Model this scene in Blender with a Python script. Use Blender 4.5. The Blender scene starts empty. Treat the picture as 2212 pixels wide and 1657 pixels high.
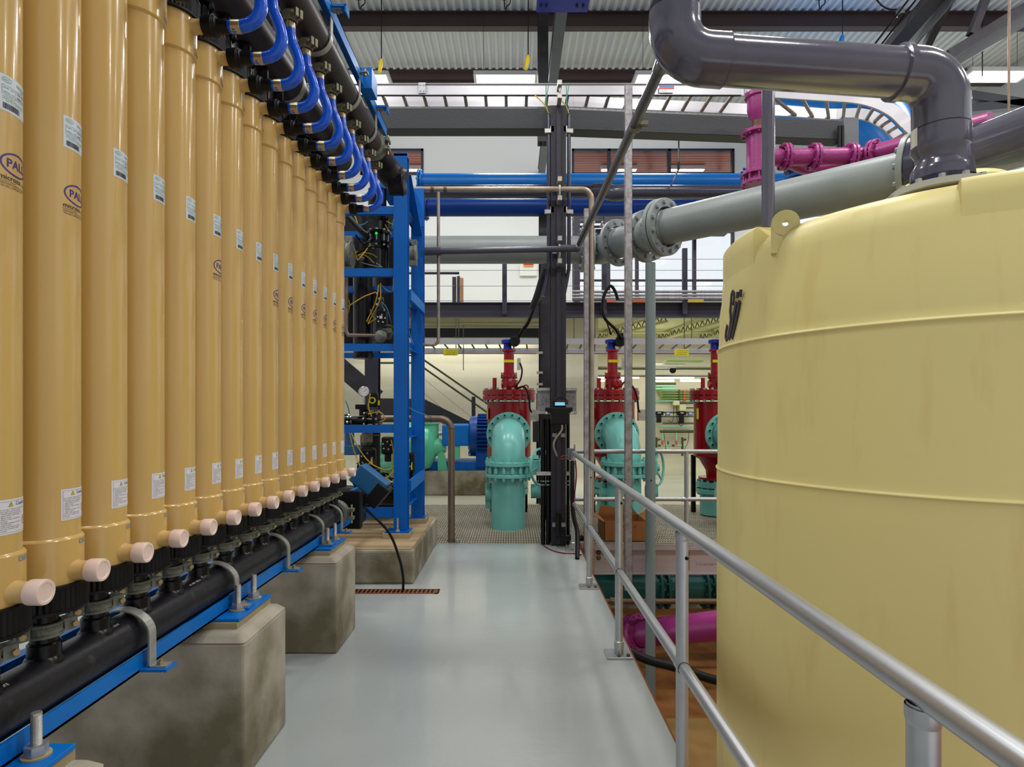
import bpy, math, random
from math import sin, cos, pi, radians, sqrt, atan2
from mathutils import Vector, Matrix
random.seed(7)
F, CX, CY, EYE = 1300.0, 1106.0, 888.0, 1.53
SC = bpy.context.scene
COL = SC.collection

def P(px, py, Y):
    "a point of the place: where the sight line through a pixel of the 2212x1657 photo is Y metres away"
    return Vector(((px - CX) * Y / F, Y, EYE + (CY - py) * Y / F))
def XX(px, Y): return (px - CX) * Y / F
def ZZ(py, Y): return EYE + (CY - py) * Y / F

# ---------------------------------------------------------------- materials
def lin(c):
    c = c / 255.0
    return c / 12.92 if c <= 0.04045 else ((c + 0.055) / 1.055) ** 2.4
def rgb(t): return (lin(t[0]), lin(t[1]), lin(t[2]), 1.0)
MATS = {}
def mat(name, c, rough=0.5, metal=0.0, c2=None, scale=3.0, amt=0.5, bump=0.0, bscale=40.0, coat=0.0,
        emit=None, estr=0.0, stretch=None, lo=0.35, hi=0.7, alpha=None, trans=0.0, sss=0.0, detail=6.0, spec=None):
    m = bpy.data.materials.new(name); m.use_nodes = True
    nt = m.node_tree; b = nt.nodes['Principled BSDF']
    b.inputs['Base Color'].default_value = rgb(c)
    b.inputs['Roughness'].default_value = rough
    b.inputs['Metallic'].default_value = metal
    if spec is not None: b.inputs['Specular IOR Level'].default_value = spec
    if coat: b.inputs['Coat Weight'].default_value = coat; b.inputs['Coat Roughness'].default_value = 0.08
    if trans: b.inputs['Transmission Weight'].default_value = trans
    if sss:
        b.inputs['Subsurface Weight'].default_value = sss
        b.inputs['Subsurface Radius'].default_value = (0.1, 0.07, 0.03)
    if emit:
        b.inputs['Emission Color'].default_value = rgb(emit); b.inputs['Emission Strength'].default_value = estr
    if c2 or bump:
        tc = nt.nodes.new('ShaderNodeTexCoord'); mp = nt.nodes.new('ShaderNodeMapping')
        nt.links.new(tc.outputs['Object'], mp.inputs['Vector'])
        if stretch: mp.inputs['Scale'].default_value = stretch
    if c2:
        n = nt.nodes.new('ShaderNodeTexNoise'); n.inputs['Scale'].default_value = scale; n.inputs['Detail'].default_value = detail
        nt.links.new(mp.outputs['Vector'], n.inputs['Vector'])
        r = nt.nodes.new('ShaderNodeMapRange'); r.inputs['From Min'].default_value = lo; r.inputs['From Max'].default_value = hi
        r.inputs['To Max'].default_value = amt
        nt.links.new(n.outputs['Fac'], r.inputs['Value'])
        mx = nt.nodes.new('ShaderNodeMix'); mx.data_type = 'RGBA'
        mx.inputs[6].default_value = rgb(c); mx.inputs[7].default_value = rgb(c2)
        nt.links.new(r.outputs['Result'], mx.inputs['Factor'])
        nt.links.new(mx.outputs[2], b.inputs['Base Color'])
    if bump:
        n2 = nt.nodes.new('ShaderNodeTexNoise'); n2.inputs['Scale'].default_value = bscale; n2.inputs['Detail'].default_value = 4
        nt.links.new(mp.outputs['Vector'], n2.inputs['Vector'])
        bp = nt.nodes.new('ShaderNodeBump'); bp.inputs['Strength'].default_value = bump; bp.inputs['Distance'].default_value = 0.01
        nt.links.new(n2.outputs['Fac'], bp.inputs['Height']); nt.links.new(bp.outputs['Normal'], b.inputs['Normal'])
    MATS[name] = m
    return m
mat('tan', (211, 175, 104), 0.22, c2=(186, 144, 76), scale=1.2, amt=0.4, stretch=(3, 3, .5), coat=.35)
mat('tan_fit', (212, 178, 118), 0.28, c2=(194, 154, 92), scale=9, amt=0.35)
mat('cap_pink', (236, 208, 196), 0.35)
mat('black', (13, 12, 14), 0.45, spec=.25)
mat('black_gloss', (11, 10, 13), 0.25, bump=.1, spec=.3)
mat('poly', (22, 20, 26), 0.36, spec=.35, c2=(96, 84, 74), scale=14, amt=.55, lo=.62, hi=.78, bump=.12, bscale=60)
mat('poly_brown', (40, 34, 36), 0.4, spec=.35, c2=(84, 74, 76), scale=6, amt=.4, stretch=(1, .2, 1))
mat('blue_frame', (0, 88, 174), 0.36, c2=(0, 100, 188), scale=2, amt=.5, spec=.3)
mat('blue_rail', (0, 108, 194), 0.42, c2=(70, 110, 140), scale=25, amt=.6, lo=.62, hi=.78, spec=.3)
mat('blue_deep', (0, 56, 140), 0.34, spec=.3)
mat('blue_pipe', (0, 104, 182), 0.32, spec=.35, c2=(10, 110, 196), scale=12, amt=.4, bump=.1, bscale=30)
mat('blue_dark', (12, 40, 150), 0.35)
mat('blue_motor', (0, 66, 142), 0.38, spec=.3, bump=.2, bscale=20)
mat('blue_box', (24, 88, 138), 0.4)
mat('hose_blue', (0, 82, 212), 0.2, coat=.3, bump=.2, bscale=70, spec=.4)
mat('brass_band', (196, 178, 142), 0.3, .75, c2=(150, 126, 84), scale=30, amt=.5)
mat('cast_grey', (134, 132, 108), 0.5, .35, c2=(84, 78, 58), scale=26, amt=.7, bump=.5, bscale=70)
mat('cast_light', (128, 132, 122), 0.5, .3, c2=(84, 84, 66), scale=24, amt=.8, bump=.5, bscale=80)
mat('cast_brown', (110, 88, 60), 0.55, .3, c2=(70, 56, 40), scale=20)
mat('zinc', (196, 194, 190), 0.35, .7, c2=(150, 146, 138), scale=30, amt=.5)
mat('strap', (176, 176, 170), 0.4, .5, c2=(140, 138, 128), scale=20, amt=.6)
mat('rust', (128, 74, 44), 0.8)
mat('concrete', (172, 163, 148), 0.85, c2=(100, 92, 64), scale=2.6, amt=.9, lo=.38, hi=.62, bump=.12, bscale=45)
mat('concrete_top', (180, 160, 124), 0.85, c2=(132, 100, 62), scale=2.4, amt=.8, stretch=(.5, 3, 1), bump=.15)
mat('grout', (172, 156, 122), 0.9, c2=(130, 114, 84), scale=12)
mat('floor', (172, 178, 178), 0.26, c2=(158, 165, 165), scale=1.3, amt=.6, bump=.13, bscale=22, coat=.35)
mat('floor_far', (196, 196, 176), 0.22, c2=(180, 180, 160), scale=1.0)
mat('dirt', (166, 108, 52), 0.95, c2=(108, 66, 30), scale=3, amt=.8, bump=.6, bscale=14)
mat('dirt_slab', (158, 124, 68), 0.8, c2=(130, 96, 48), scale=4, bump=.1)
mat('tank', (236, 222, 150), 0.42, c2=(202, 156, 78), scale=3.4, amt=.42, stretch=(2.2, 2.2, .4), lo=.55, hi=.86, bump=.07, bscale=5)
mat('tank_black', (34, 28, 44), 0.4)
mat('pvc', (78, 78, 96), 0.17, c2=(96, 92, 104), scale=5, amt=.5, bump=.04, bscale=90, coat=.5)
mat('pvc_dark', (58, 58, 76), 0.2, bump=.05, bscale=60)
mat('pvc_small', (66, 64, 78), 0.25)
mat('greygreen', (136, 143, 145), 0.42, c2=(122, 130, 128), scale=3, amt=.5, bump=.1, bscale=70)
mat('greypost', (120, 136, 138), 0.4)
mat('magenta', (152, 48, 120), 0.34, bump=.2, bscale=60)
mat('turq', (120, 196, 188), 0.28, c2=(106, 184, 176), scale=5, amt=.5)
mat('green_pump', (92, 190, 150), 0.3)
mat('teal_dark', (22, 96, 100), 0.4, c2=(30, 110, 80), scale=3)
mat('red', (164, 8, 24), 0.26, c2=(144, 5, 18), scale=4, amt=.5)
mat('steel_dark', (44, 43, 48), 0.42, spec=.35, c2=(58, 56, 62), scale=8, amt=.5)
mat('steel_grey', (96, 100, 106), 0.45, c2=(80, 82, 88), scale=6, stretch=(.3, 1, 1))
mat('steel_col', (46, 45, 54), 0.45, spec=.35, bump=.35, bscale=120)
mat('steel_mezz', (50, 47, 60), 0.45, spec=.35)
mat('beam_grey', (54, 56, 61), 0.45, spec=.3, c2=(44, 45, 50), scale=3, stretch=(.3, 1, 1), bump=.2, bscale=90)
mat('steel_brown', (66, 52, 52), 0.5, c2=(80, 62, 62), scale=1)
mat('alu', (188, 190, 194), 0.36, .8, c2=(168, 170, 176), scale=5, amt=.5, stretch=(4, .6, 4))
mat('alu_tray', (194, 193, 200), 0.36, .4, c2=(172, 168, 172), scale=4, stretch=(.3, 1, 1))
mat('alu_beam', (186, 172, 174), 0.42, .35, c2=(160, 148, 150), scale=2, stretch=(.2, 1, 8))
mat('galv', (168, 166, 172), 0.5, .5, c2=(116, 106, 104), scale=22, amt=.7, bump=.15)
mat('stainless', (168, 156, 144), 0.34, .6, c2=(134, 112, 92), scale=7, amt=.6)
mat('stainless_brown', (136, 120, 106), 0.36, .6, c2=(106, 84, 70), scale=8, amt=.6)
mat('grating', (200, 194, 176), 0.5, .3)
mat('flange_grey', (176, 178, 182), .45)
mat('white_wall', (226, 229, 232), 0.7)
mat('deck', (222, 225, 227), 0.55)
mat('white', (232, 232, 230), 0.4)
mat('label_white', (206, 214, 222), 0.35)
mat('lab_caution', (228, 224, 228), 0.4)
mat('ink_green', (24, 150, 96), 0.5)
mat('ink_purple', (54, 34, 140), 0.4)
mat('ink_black', (18, 18, 20), 0.5)
mat('ink_grey', (96, 96, 104), 0.5)
mat('ink_blue', (84, 108, 170), 0.5)
mat('ink_red', (200, 40, 50), 0.5)
mat('warn_yellow', (226, 214, 20), 0.5)
mat('tag_silver', (172, 184, 192), 0.35, .3)
mat('yellow', (226, 196, 10), 0.45)
mat('green_wire', (20, 130, 90), 0.4)
mat('wire_yellow', (206, 168, 30), 0.5)
mat('wire_red', (112, 14, 20), 0.5)
mat('wire_blue', (30, 120, 160), 0.5)
mat('wood', (168, 84, 52), 0.5, c2=(120, 52, 32), scale=6, stretch=(.3, 4, 1))
mat('wood_edge', (170, 120, 84), 0.6)
mat('card', (158, 104, 54), 0.8, c2=(140, 88, 44), scale=4)
mat('lamp_on', (255, 255, 255), 0.5, emit=(255, 250, 240), estr=9)
mat('lamp_warm', (255, 255, 255), 0.5, emit=(255, 246, 214), estr=5)
mat('pipe_green', (116, 150, 76), 0.45)
mat('pipe_pale', (142, 204, 180), 0.45)
mat('dark_green', (60, 70, 40), 0.5)
mat('orange', (214, 92, 44), 0.45)
mat('screen', (120, 140, 220), 0.3, emit=(120, 140, 230), estr=.6)
mat('screen_cyan', (130, 200, 230), 0.3, emit=(130, 200, 230), estr=.5)
mat('led_green', (20, 200, 90), 0.3, emit=(20, 220, 90), estr=.8)
mat('cream_paint', (206, 204, 160), 0.6)
def glass_mat():
    m = bpy.data.materials.new('glass'); m.use_nodes = True; nt = m.node_tree; nt.nodes.clear()
    o = nt.nodes.new('ShaderNodeOutputMaterial'); g = nt.nodes.new('ShaderNodeBsdfGlossy'); t = nt.nodes.new('ShaderNodeBsdfTransparent')
    g.inputs['Roughness'].default_value = .03; mx = nt.nodes.new('ShaderNodeMixShader'); fr = nt.nodes.new('ShaderNodeFresnel')
    nt.links.new(fr.outputs[0], mx.inputs[0]); nt.links.new(t.outputs[0], mx.inputs[1]); nt.links.new(g.outputs[0], mx.inputs[2])
    nt.links.new(mx.outputs[0], o.inputs[0]); MATS['glass'] = m
glass_mat()
def block_mat(name, c, mortar):
    m = mat(name, c, .6); nt = m.node_tree; b = nt.nodes['Principled BSDF']
    tc = nt.nodes.new('ShaderNodeTexCoord'); mp = nt.nodes.new('ShaderNodeMapping'); mp.inputs['Rotation'].default_value = (radians(90), 0, 0)
    br = nt.nodes.new('ShaderNodeTexBrick'); br.inputs['Scale'].default_value = 1
    br.inputs['Brick Width'].default_value = .4; br.inputs['Row Height'].default_value = .2; br.inputs['Mortar Size'].default_value = .004
    br.inputs['Color1'].default_value = rgb(c); br.inputs['Color2'].default_value = rgb(tuple(x - 3 for x in c)); br.inputs['Mortar'].default_value = rgb(mortar)
    nt.links.new(tc.outputs['Object'], mp.inputs[0]); nt.links.new(mp.outputs[0], br.inputs['Vector']); nt.links.new(br.outputs['Color'], b.inputs['Base Color'])
block_mat('cream_block', (216, 211, 190), (208, 202, 180))

# ---------------------------------------------------------------- mesh builder
class MB:
    def __init__(s): s.v = []; s.f = []; s.m = []; s.sm = []
    def add(s, vs, fs, mi=0, smooth=False):
        o = len(s.v); s.v += [tuple(v) for v in vs]
        for f in fs: s.f.append(tuple(i + o for i in f)); s.m.append(mi); s.sm.append(smooth)
        return s
    def box(s, x0, x1, y0, y1, z0, z1, mi=0):
        x0, x1 = min(x0, x1), max(x0, x1); y0, y1 = min(y0, y1), max(y0, y1); z0, z1 = min(z0, z1), max(z0, z1)
        vs = [(x, y, z) for x in (x0, x1) for y in (y0, y1) for z in (z0, z1)]
        return s.add(vs, [(0, 1, 3, 2), (4, 6, 7, 5), (0, 4, 5, 1), (2, 3, 7, 6), (0, 2, 6, 4), (1, 5, 7, 3)], mi)
    def obox(s, c, ax, ay, az, hx, hy, hz, mi=0):
        "oriented box: centre c, unit axes, half sizes"
        c = Vector(c); ax, ay, az = Vector(ax).normalized() * hx, Vector(ay).normalized() * hy, Vector(az).normalized() * hz
        vs = [c + ax * i + ay * j + az * k for i in (-1, 1) for j in (-1, 1) for k in (-1, 1)]
        return s.add(vs, [(0, 1, 3, 2), (4, 6, 7, 5), (0, 4, 5, 1), (2, 3, 7, 6), (0, 2, 6, 4), (1, 5, 7, 3)], mi)
    def beam(s, p, q, w, h, up=(0, 0, 1), mi=0):
        "rectangular bar from p to q, w across, h along up"
        p, q = Vector(p), Vector(q); d = (q - p).normalized(); u = Vector(up); a = d.cross(u).normalized(); u2 = a.cross(d).normalized()
        return s.obox((p + q) / 2, d, a, u2, (q - p).length / 2, w / 2, h / 2, mi)
    def lathe(s, o, d, prof, seg=24, mi=0, caps=True, smooth=True, split=True):
        "profile [(r, h)] turned about the axis from o along d"
        o, d = Vector(o), Vector(d).normalized()
        a = d.orthogonal().normalized(); b = d.cross(a)
        if split:
            # break sharp corners: duplicate profile points so shading stays crisp
            pts = []
            for i, p in enumerate(prof):
                pts.append(p)
                if 0 < i < len(prof) - 1:
                    v1 = Vector((p[0] - prof[i - 1][0], p[1] - prof[i - 1][1])); v2 = Vector((prof[i + 1][0] - p[0], prof[i + 1][1] - p[1]))
                    if v1.length > 1e-7 and v2.length > 1e-7 and v1.angle(v2) > radians(32): pts.append(('cut', p))
        else: pts = list(prof)
        rings = []; runs = [[]]
        for p in pts:
            if p[0] == 'cut': runs.append([p[1]])
            else: runs[-1].append(p)
        for run in runs:
            if len(run) < 2: continue
            vs = [o + d * h + (a * cos(2 * pi * i / seg) + b * sin(2 * pi * i / seg)) * r for r, h in run for i in range(seg)]
            fs = []
            for k in range(len(run) - 1):
                for i in range(seg):
                    j = (i + 1) % seg
                    fs.append((k * seg + i, k * seg + j, (k + 1) * seg + j, (k + 1) * seg + i))
            s.add(vs, fs, mi, smooth)
        if caps:
            for (r, h), rev in ((prof[0], True), (prof[-1], False)):
                if r > 1e-6:
                    vs = [o + d * h + (a * cos(2 * pi * i / seg) + b * sin(2 * pi * i / seg)) * r for i in range(seg)]
                    f = tuple(range(seg)); s.add(vs, [f[::-1] if rev else f], mi, False)
        return s
    def tube(s, p, q, r, seg=16, mi=0, caps=True):
        p, q = Vector(p), Vector(q)
        return s.lathe(p, q - p, [(r, 0), (r, (q - p).length)], seg, mi, caps)
    def ribbon(s, pts, y, hw, th, mi=0):
        "bent flat band: pts are (x, z) of its inner face"
        n = len(pts); vs = []
        for i, (x, z) in enumerate(pts):
            a = Vector(pts[max(i - 1, 0)]); b = Vector(pts[min(i + 1, n - 1)]); d = (b - a).normalized(); nx, nz = d.y, -d.x
            vs += [(x, y - hw, z), (x, y + hw, z), (x + nx * th, y + hw, z + nz * th), (x + nx * th, y - hw, z + nz * th)]
        fs = [(i * 4 + k, i * 4 + (k + 1) % 4, i * 4 + 4 + (k + 1) % 4, i * 4 + 4 + k) for i in range(n - 1) for k in range(4)]
        return s.add(vs, fs + [(0, 3, 2, 1), (4 * n - 4, 4 * n - 3, 4 * n - 2, 4 * n - 1)], mi)
    def hexn(s, o, d, r, h, mi=0):
        return s.lathe(o, d, [(r, 0), (r, h)], 6, mi, True, False)
    def path(s, pts, r, seg=12, mi=0, caps=True):
        pts = [Vector(p) for p in pts]; n = len(pts); rr = r if isinstance(r, (list, tuple)) else [r] * n
        t0 = (pts[1] - pts[0]).normalized(); a = t0.orthogonal().normalized(); vs = []; prev = t0
        for i in range(n):
            t = ((pts[min(i + 1, n - 1)] - pts[i]).normalized() + (pts[i] - pts[max(i - 1, 0)]).normalized())
            t = t.normalized() if t.length > 1e-6 else prev
            q = prev.rotation_difference(t); a = q @ a; prev = t
            a = (a - t * a.dot(t)).normalized(); b = t.cross(a)
            vs += [pts[i] + (a * cos(2 * pi * k / seg) + b * sin(2 * pi * k / seg)) * rr[i] for k in range(seg)]
        fs = [(k * seg + i, k * seg + (i + 1) % seg, (k + 1) * seg + (i + 1) % seg, (k + 1) * seg + i) for k in range(n - 1) for i in range(seg)]
        s.add(vs, fs, mi, True)
        if caps:
            s.add(vs[:seg], [tuple(range(seg))[::-1]], mi); s.add(vs[-seg:], [tuple(range(seg))], mi)
        return s
    def prism(s, poly, o, ax, ay, az, depth, mi=0):
        "flat polygon [(u,v)] in the plane (ax, ay), pushed out along az"
        o, ax, ay, az = Vector(o), Vector(ax), Vector(ay), Vector(az)
        n = len(poly); vs = [o + ax * u + ay * v for u, v in poly] + [o + ax * u + ay * v + az * depth for u, v in poly]
        fs = [tuple(range(n))[::-1], tuple(range(n, 2 * n))] + [(i, (i + 1) % n, n + (i + 1) % n, n + i) for i in range(n)]
        return s.add(vs, fs, mi)
    def sphere(s, c, r, seg=12, mi=0, sz=1.0, d=(0, 0, 1)):
        k = seg // 2
        prof = [(max(1e-7, r * sin(pi * i / k)), -r * sz * cos(pi * i / k)) for i in range(k + 1)]
        return s.lathe(c, d, prof, seg, mi, False, True, False)
    def ring_bolts(s, c, d, R, n, r=.012, h=.02, mi=0, ph=0.0):
        c, d = Vector(c), Vector(d).normalized(); a = d.orthogonal().normalized(); b = d.cross(a)
        for i in range(n):
            t = 2 * pi * i / n + ph; s.hexn(c + (a * cos(t) + b * sin(t)) * R, d, r, h, mi)
        return s
    def build(s, name, m, parent=None, bevel=0.0, loc=None):
        me = bpy.data.meshes.new(name)
        org = Vector(worldloc(parent)) if parent is not None else (Vector(loc) if loc is not None else None)
        if org is None:
            xs = [v[0] for v in s.v]; ys = [v[1] for v in s.v]; zs = [v[2] for v in s.v]
            org = Vector(((min(xs) + max(xs)) / 2, (min(ys) + max(ys)) / 2, min(zs)))
        me.from_pydata([(v[0] - org.x, v[1] - org.y, v[2] - org.z) for v in s.v], [], s.f)
        ms = m if isinstance(m, (list, tuple)) else [m]
        for x in ms: me.materials.append(MATS[x])
        me.polygons.foreach_set('material_index', s.m); me.polygons.foreach_set('use_smooth', s.sm)
        me.validate(); me.update()
        o = bpy.data.objects.new(name, me); COL.objects.link(o)
        if parent is not None: o.parent = parent
        else: o.location = org
        if bevel:
            b = o.modifiers.new('bevel', 'BEVEL'); b.width = bevel; b.segments = 2; b.limit_method = 'ANGLE'; b.angle_limit = radians(40)
        return o
def worldloc(o):
    v = Vector((0, 0, 0))
    while o is not None: v += o.location; o = o.parent
    return v
def tag(o, label, cat, group=None, kind=None):
    o['label'] = label; o['category'] = cat
    if group: o['group'] = group
    if kind: o['kind'] = kind
    return o
def thing(name, loc, label, cat, group=None):
    o = bpy.data.objects.new(name, None); COL.objects.link(o); o.location = loc; o.empty_display_size = .1
    return tag(o, label, cat, group)
def struct(o): o['kind'] = 'structure'; return o
def copy_tree(o, parent=None):
    c = o.copy(); COL.objects.link(c)
    if parent is not None: c.parent = parent
    for ch in list(o.children): copy_tree(ch, c)
    return c
def clone(o, loc, label, group=None):
    c = copy_tree(o); c.location = loc; c['label'] = label
    if group: c['group'] = group
    return c
def crv(pts, n=8):
    "smooth curve through points (Catmull-Rom)"
    pts = [Vector(p) for p in pts]; q = [pts[0] * 2 - pts[1]] + pts + [pts[-1] * 2 - pts[-2]]; out = []
    for i in range(1, len(q) - 2):
        a, b, c, d = q[i - 1:i + 3]
        for k in range(n):
            t = k / n; out.append(.5 * ((2 * b) + (c - a) * t + (2 * a - 5 * b + 4 * c - d) * t * t + (3 * b - a - 3 * c + d) * t ** 3))
    out.append(pts[-1]); return out
def bend(p, corner, q, R, n=10):
    "points of a round elbow between two straight runs"
    p, c, q = Vector(p), Vector(corner), Vector(q); d1 = (p - c).normalized(); d2 = (q - c).normalized()
    ang = d1.angle(d2); L = R / math.tan(ang / 2); cen = c + (d1 + d2).normalized() * (R / sin(ang / 2))
    a, b = c + d1 * L - cen, c + d2 * L - cen; th = a.angle(b); ax = a.cross(b).normalized()
    return [cen + Matrix.Rotation(th * i / n, 3, ax) @ a for i in range(n + 1)]

def bolt_ring(name, m, parent, c, d, R, n, fn, ph=0.0):
    "n bolts round an axis, each a part of its own; fn(mb, point) draws one"
    c, d = Vector(c), Vector(d).normalized(); a = d.orthogonal().normalized(); b = d.cross(a)
    for i in range(n):
        t = 2 * pi * i / n + ph; mb = MB(); fn(mb, c + (a * cos(t) + b * sin(t)) * R); mb.build(name, m, parent)
_tc = {}
def text_polys(t, size):
    if t not in _tc:
        cu = bpy.data.curves.new('t', 'FONT'); cu.body = t; cu.size = 1.0; cu.resolution_u = 2
        ob = bpy.data.objects.new('t', cu); COL.objects.link(ob)
        dg = bpy.context.evaluated_depsgraph_get(); me = bpy.data.meshes.new_from_object(ob.evaluated_get(dg))
        _tc[t] = ([(v.co.x, v.co.y) for v in me.vertices], [tuple(p.vertices) for p in me.polygons])
        bpy.data.objects.remove(ob); bpy.data.curves.remove(cu); bpy.data.meshes.remove(me)
    vs, fs = _tc[t]
    return [(x * size, y * size) for x, y in vs], fs
class Flat:
    "flat printed matter in (u, v), laid on a surface afterwards"
    def __init__(s): s.items = []
    def poly(s, pts, mi, lvl=1): s.items.append((pts, [tuple(range(len(pts)))], mi, lvl)); return s
    def rect(s, u0, u1, v0, v1, mi, lvl=1): return s.poly([(u0, v0), (u1, v0), (u1, v1), (u0, v1)], mi, lvl)
    def grid(s, u0, u1, v0, v1, n, mi, lvl=0):
        pts = [(u0 + (u1 - u0) * i / n, v) for v in (v0, v1) for i in range(n + 1)]
        s.items.append((pts, [(i, i + 1, n + 2 + i, n + 1 + i) for i in range(n)], mi, lvl)); return s
    def frame(s, u0, u1, v0, v1, w, mi):
        for i in range(8):
            a, b = u0 + (u1 - u0) * i / 8, u0 + (u1 - u0) * (i + 1) / 8
            s.rect(a, b, v0, v0 + w, mi); s.rect(a, b, v1 - w, v1, mi)
        s.rect(u0, u0 + w, v0, v1, mi); s.rect(u1 - w, u1, v0, v1, mi); return s
    def oval(s, cu, cv, a, b, w, mi, n=40):
        o = [(cu + a * cos(2 * pi * i / n), cv + b * sin(2 * pi * i / n)) for i in range(n)] + [(cu + (a - w) * cos(2 * pi * i / n), cv + (b - w) * sin(2 * pi * i / n)) for i in range(n)]
        s.items.append((o, [(i, (i + 1) % n, n + (i + 1) % n, n + i) for i in range(n)], mi, 1)); return s
    def text(s, t, u, v, size, mi, sx=1.0, lvl=1):
        vs, fs = text_polys(t, size); s.items.append(([(u + x * sx, v + y) for x, y in vs], fs, mi, lvl)); return s
    def onto(s, mb, fn):
        for pts, fs, mi, lvl in s.items: mb.add([fn(u, v, lvl) for u, v in pts], fs, mi)
        return mb
    def plane(s, mb, o, ax, ay, eps=.0008):
        o, ax, ay = Vector(o), Vector(ax), Vector(ay); n = ax.cross(ay).normalized()
        return s.onto(mb, lambda u, v, l: o + ax * u + ay * v + n * (eps * (l + 1)))

# ---------------------------------------------------------------- camera, light, world
cd = bpy.data.cameras.new('camera'); cam = bpy.data.objects.new('camera', cd); COL.objects.link(cam)
cam.location = (0, 0, EYE); cam.rotation_euler = (radians(90), 0, 0)
cd.sensor_width = 36; cd.lens = 36 * F / 2212; cd.shift_y = (CY - 828.5) / 2212; cd.clip_end = 200; cd.clip_start = .05
SC.camera = cam
w = bpy.data.worlds.new('world'); SC.world = w; w.use_nodes = True
bg = w.node_tree.nodes['Background']; bg.inputs['Color'].default_value = (0.90, 0.95, 1.0, 1); bg.inputs['Strength'].default_value = 1.05
SC.cycles.max_bounces = 8; SC.cycles.diffuse_bounces = 3; SC.cycles.glossy_bounces = 3; SC.cycles.transmission_bounces = 4; SC.cycles.caustics_reflective = False; SC.cycles.caustics_refractive = False
SC.view_settings.view_transform = 'Standard'; SC.view_settings.look = 'None'; SC.view_settings.gamma = 1; SC.view_settings.exposure = -0.03
def area(name, loc, size, power, rot=(0, 0, 0), color=(1, .98, .94)):
    l = bpy.data.lights.new(name, 'AREA'); l.shape = 'RECTANGLE'; l.size, l.size_y = size; l.energy = power; l.color = color
    o = bpy.data.objects.new(name, l); COL.objects.link(o); o.location = loc; o.rotation_euler = rot; return o
# ================================================================ building shell
LOW = -1.7
m = MB(); m.box(-7, .752, -3, 6.93, -.3, 0); m.box(-7, -1.62, 6.93, 9.85, -.3, 0)
struct(m.build('floor', 'floor'))
m = MB(); m.box(-7, 1.9, 9.85, 14.2, -.3, 0); m.box(1.9, 11, 9.85, 18.6, -.3, 0)
struct(m.build('floor', 'floor_far'))
m = MB(); m.box(.752, .765, -3, 6.93, -.3, -.004); struct(m.build('trim_1', 'rust'))
# sunken bay under the platform
m = MB(); m.box(-1.6, 11, -3, 9.9, LOW - .2, LOW); struct(m.build('ground', 'dirt'))
m = MB(); m.box(.78, 6.5, 2.0, 6.2, LOW, LOW + .07)
struct(m.build('floor_slab', 'dirt_slab', bevel=.01))
m = MB(); m.box(-1.62, 11, 9.85, 9.98, LOW, -.3); struct(m.build('wall_pit', 'concrete'))
# walls
m = MB()
m.box(-7.2, -3.9, 15.5, 15.7, 3.9, 9.4); m.box(-3.9, -2.28, 15.5, 15.7, 8.28, 9.4); m.box(-3.9, -2.28, 15.5, 15.7, 3.9, 7.61)
m.box(-2.28, 1.54, 15.5, 15.7, 3.9, 9.4); m.box(1.54, 5.72, 15.5, 15.7, 8.28, 9.4); m.box(1.54, 5.72, 15.5, 15.7, 6.5, 7.61)
m.box(1.54, 5.72, 15.5, 15.7, 3.9, 4.36)
m.box(5.72, 6.6, 15.5, 15.7, 3.9, 9.4); m.box(6.6, 11.2, 15.5, 15.7, 6.6, 9.4)
struct(m.build('wall_back', 'white_wall'))
m = MB(); m.box(-7, 1.9, 14.0, 14.2, 0, 3.75); struct(m.build('wall_back', 'cream_block'))
m = MB(); m.box(1.9, 2.0, 14.0, 18.6, 0, 3.75); struct(m.build('wall_side', 'cream_block'))
m = MB(); m.box(1.9, 11, 18.4, 18.6, 0, 4.2); struct(m.build('wall_back', 'cream_block'))
m = MB(); m.box(-7.2, -7.0, -3, 15.7, 0, 9.4); struct(m.build('wall_left', 'white_wall'))
# upper floor of the far room
m = MB(); m.box(-7.2, -7, -3.2, -3, 0, 9.4); m.box(-7.2, 11.2, -3.3, -3.1, 0, 9.4); struct(m.build('wall_front', 'white_wall'))
m = MB(); m.box(11, 11.2, -3, 18.6, LOW, 2.2); m.box(11, 11.2, -3, 15.6, 7.2, 9.4)
for yy in (-3, 1.6, 6.2, 10.8, 15.2): m.box(11, 11.2, yy, yy + .4, 2.2, 7.2)
struct(m.build('wall_right', 'white_wall'))
m = MB(); m.box(-7, 11, 13.1, 18.6, 3.78, 3.86); struct(m.build('ceiling_slab', 'cream_paint'))
# roof deck, corrugated: one folded sheet
vs = []; x = -7.2; pitch = .152; zr = 9.13; k = 0
pr = []
while x < 13:
    pr += [(x, zr), (x + .05, zr), (x + .07, zr + .045), (x + .132, zr + .045)]; x += pitch
n = len(pr)
vs = [(a, -3, b) for a, b in pr] + [(a, 15.6, b) for a, b in pr]
m = MB(); m.add(vs, [(i, i + 1, n + i + 1, n + i) for i in range(n - 1)])
m.add([(a, b, c + .02) for a, b, c in vs], [(i, n + i, n + i + 1, i + 1) for i in range(n - 1)])
struct(m.build('ceiling', 'deck'))
def ibeam(m, p, q, w, h, t=.014, up=(0, 0, 1), mi=0):
    p, q = Vector(p), Vector(q); d = (q - p).normalized(); a = d.cross(Vector(up)).normalized(); u = a.cross(d).normalized()
    m.beam(p + u * (h / 2 - t / 2), q + u * (h / 2 - t / 2), w, t, up, mi); m.beam(p - u * (h / 2 - t / 2), q - u * (h / 2 - t / 2), w, t, up, mi)
    m.beam(p, q, t, h - 2 * t, up, mi); return m
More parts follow.
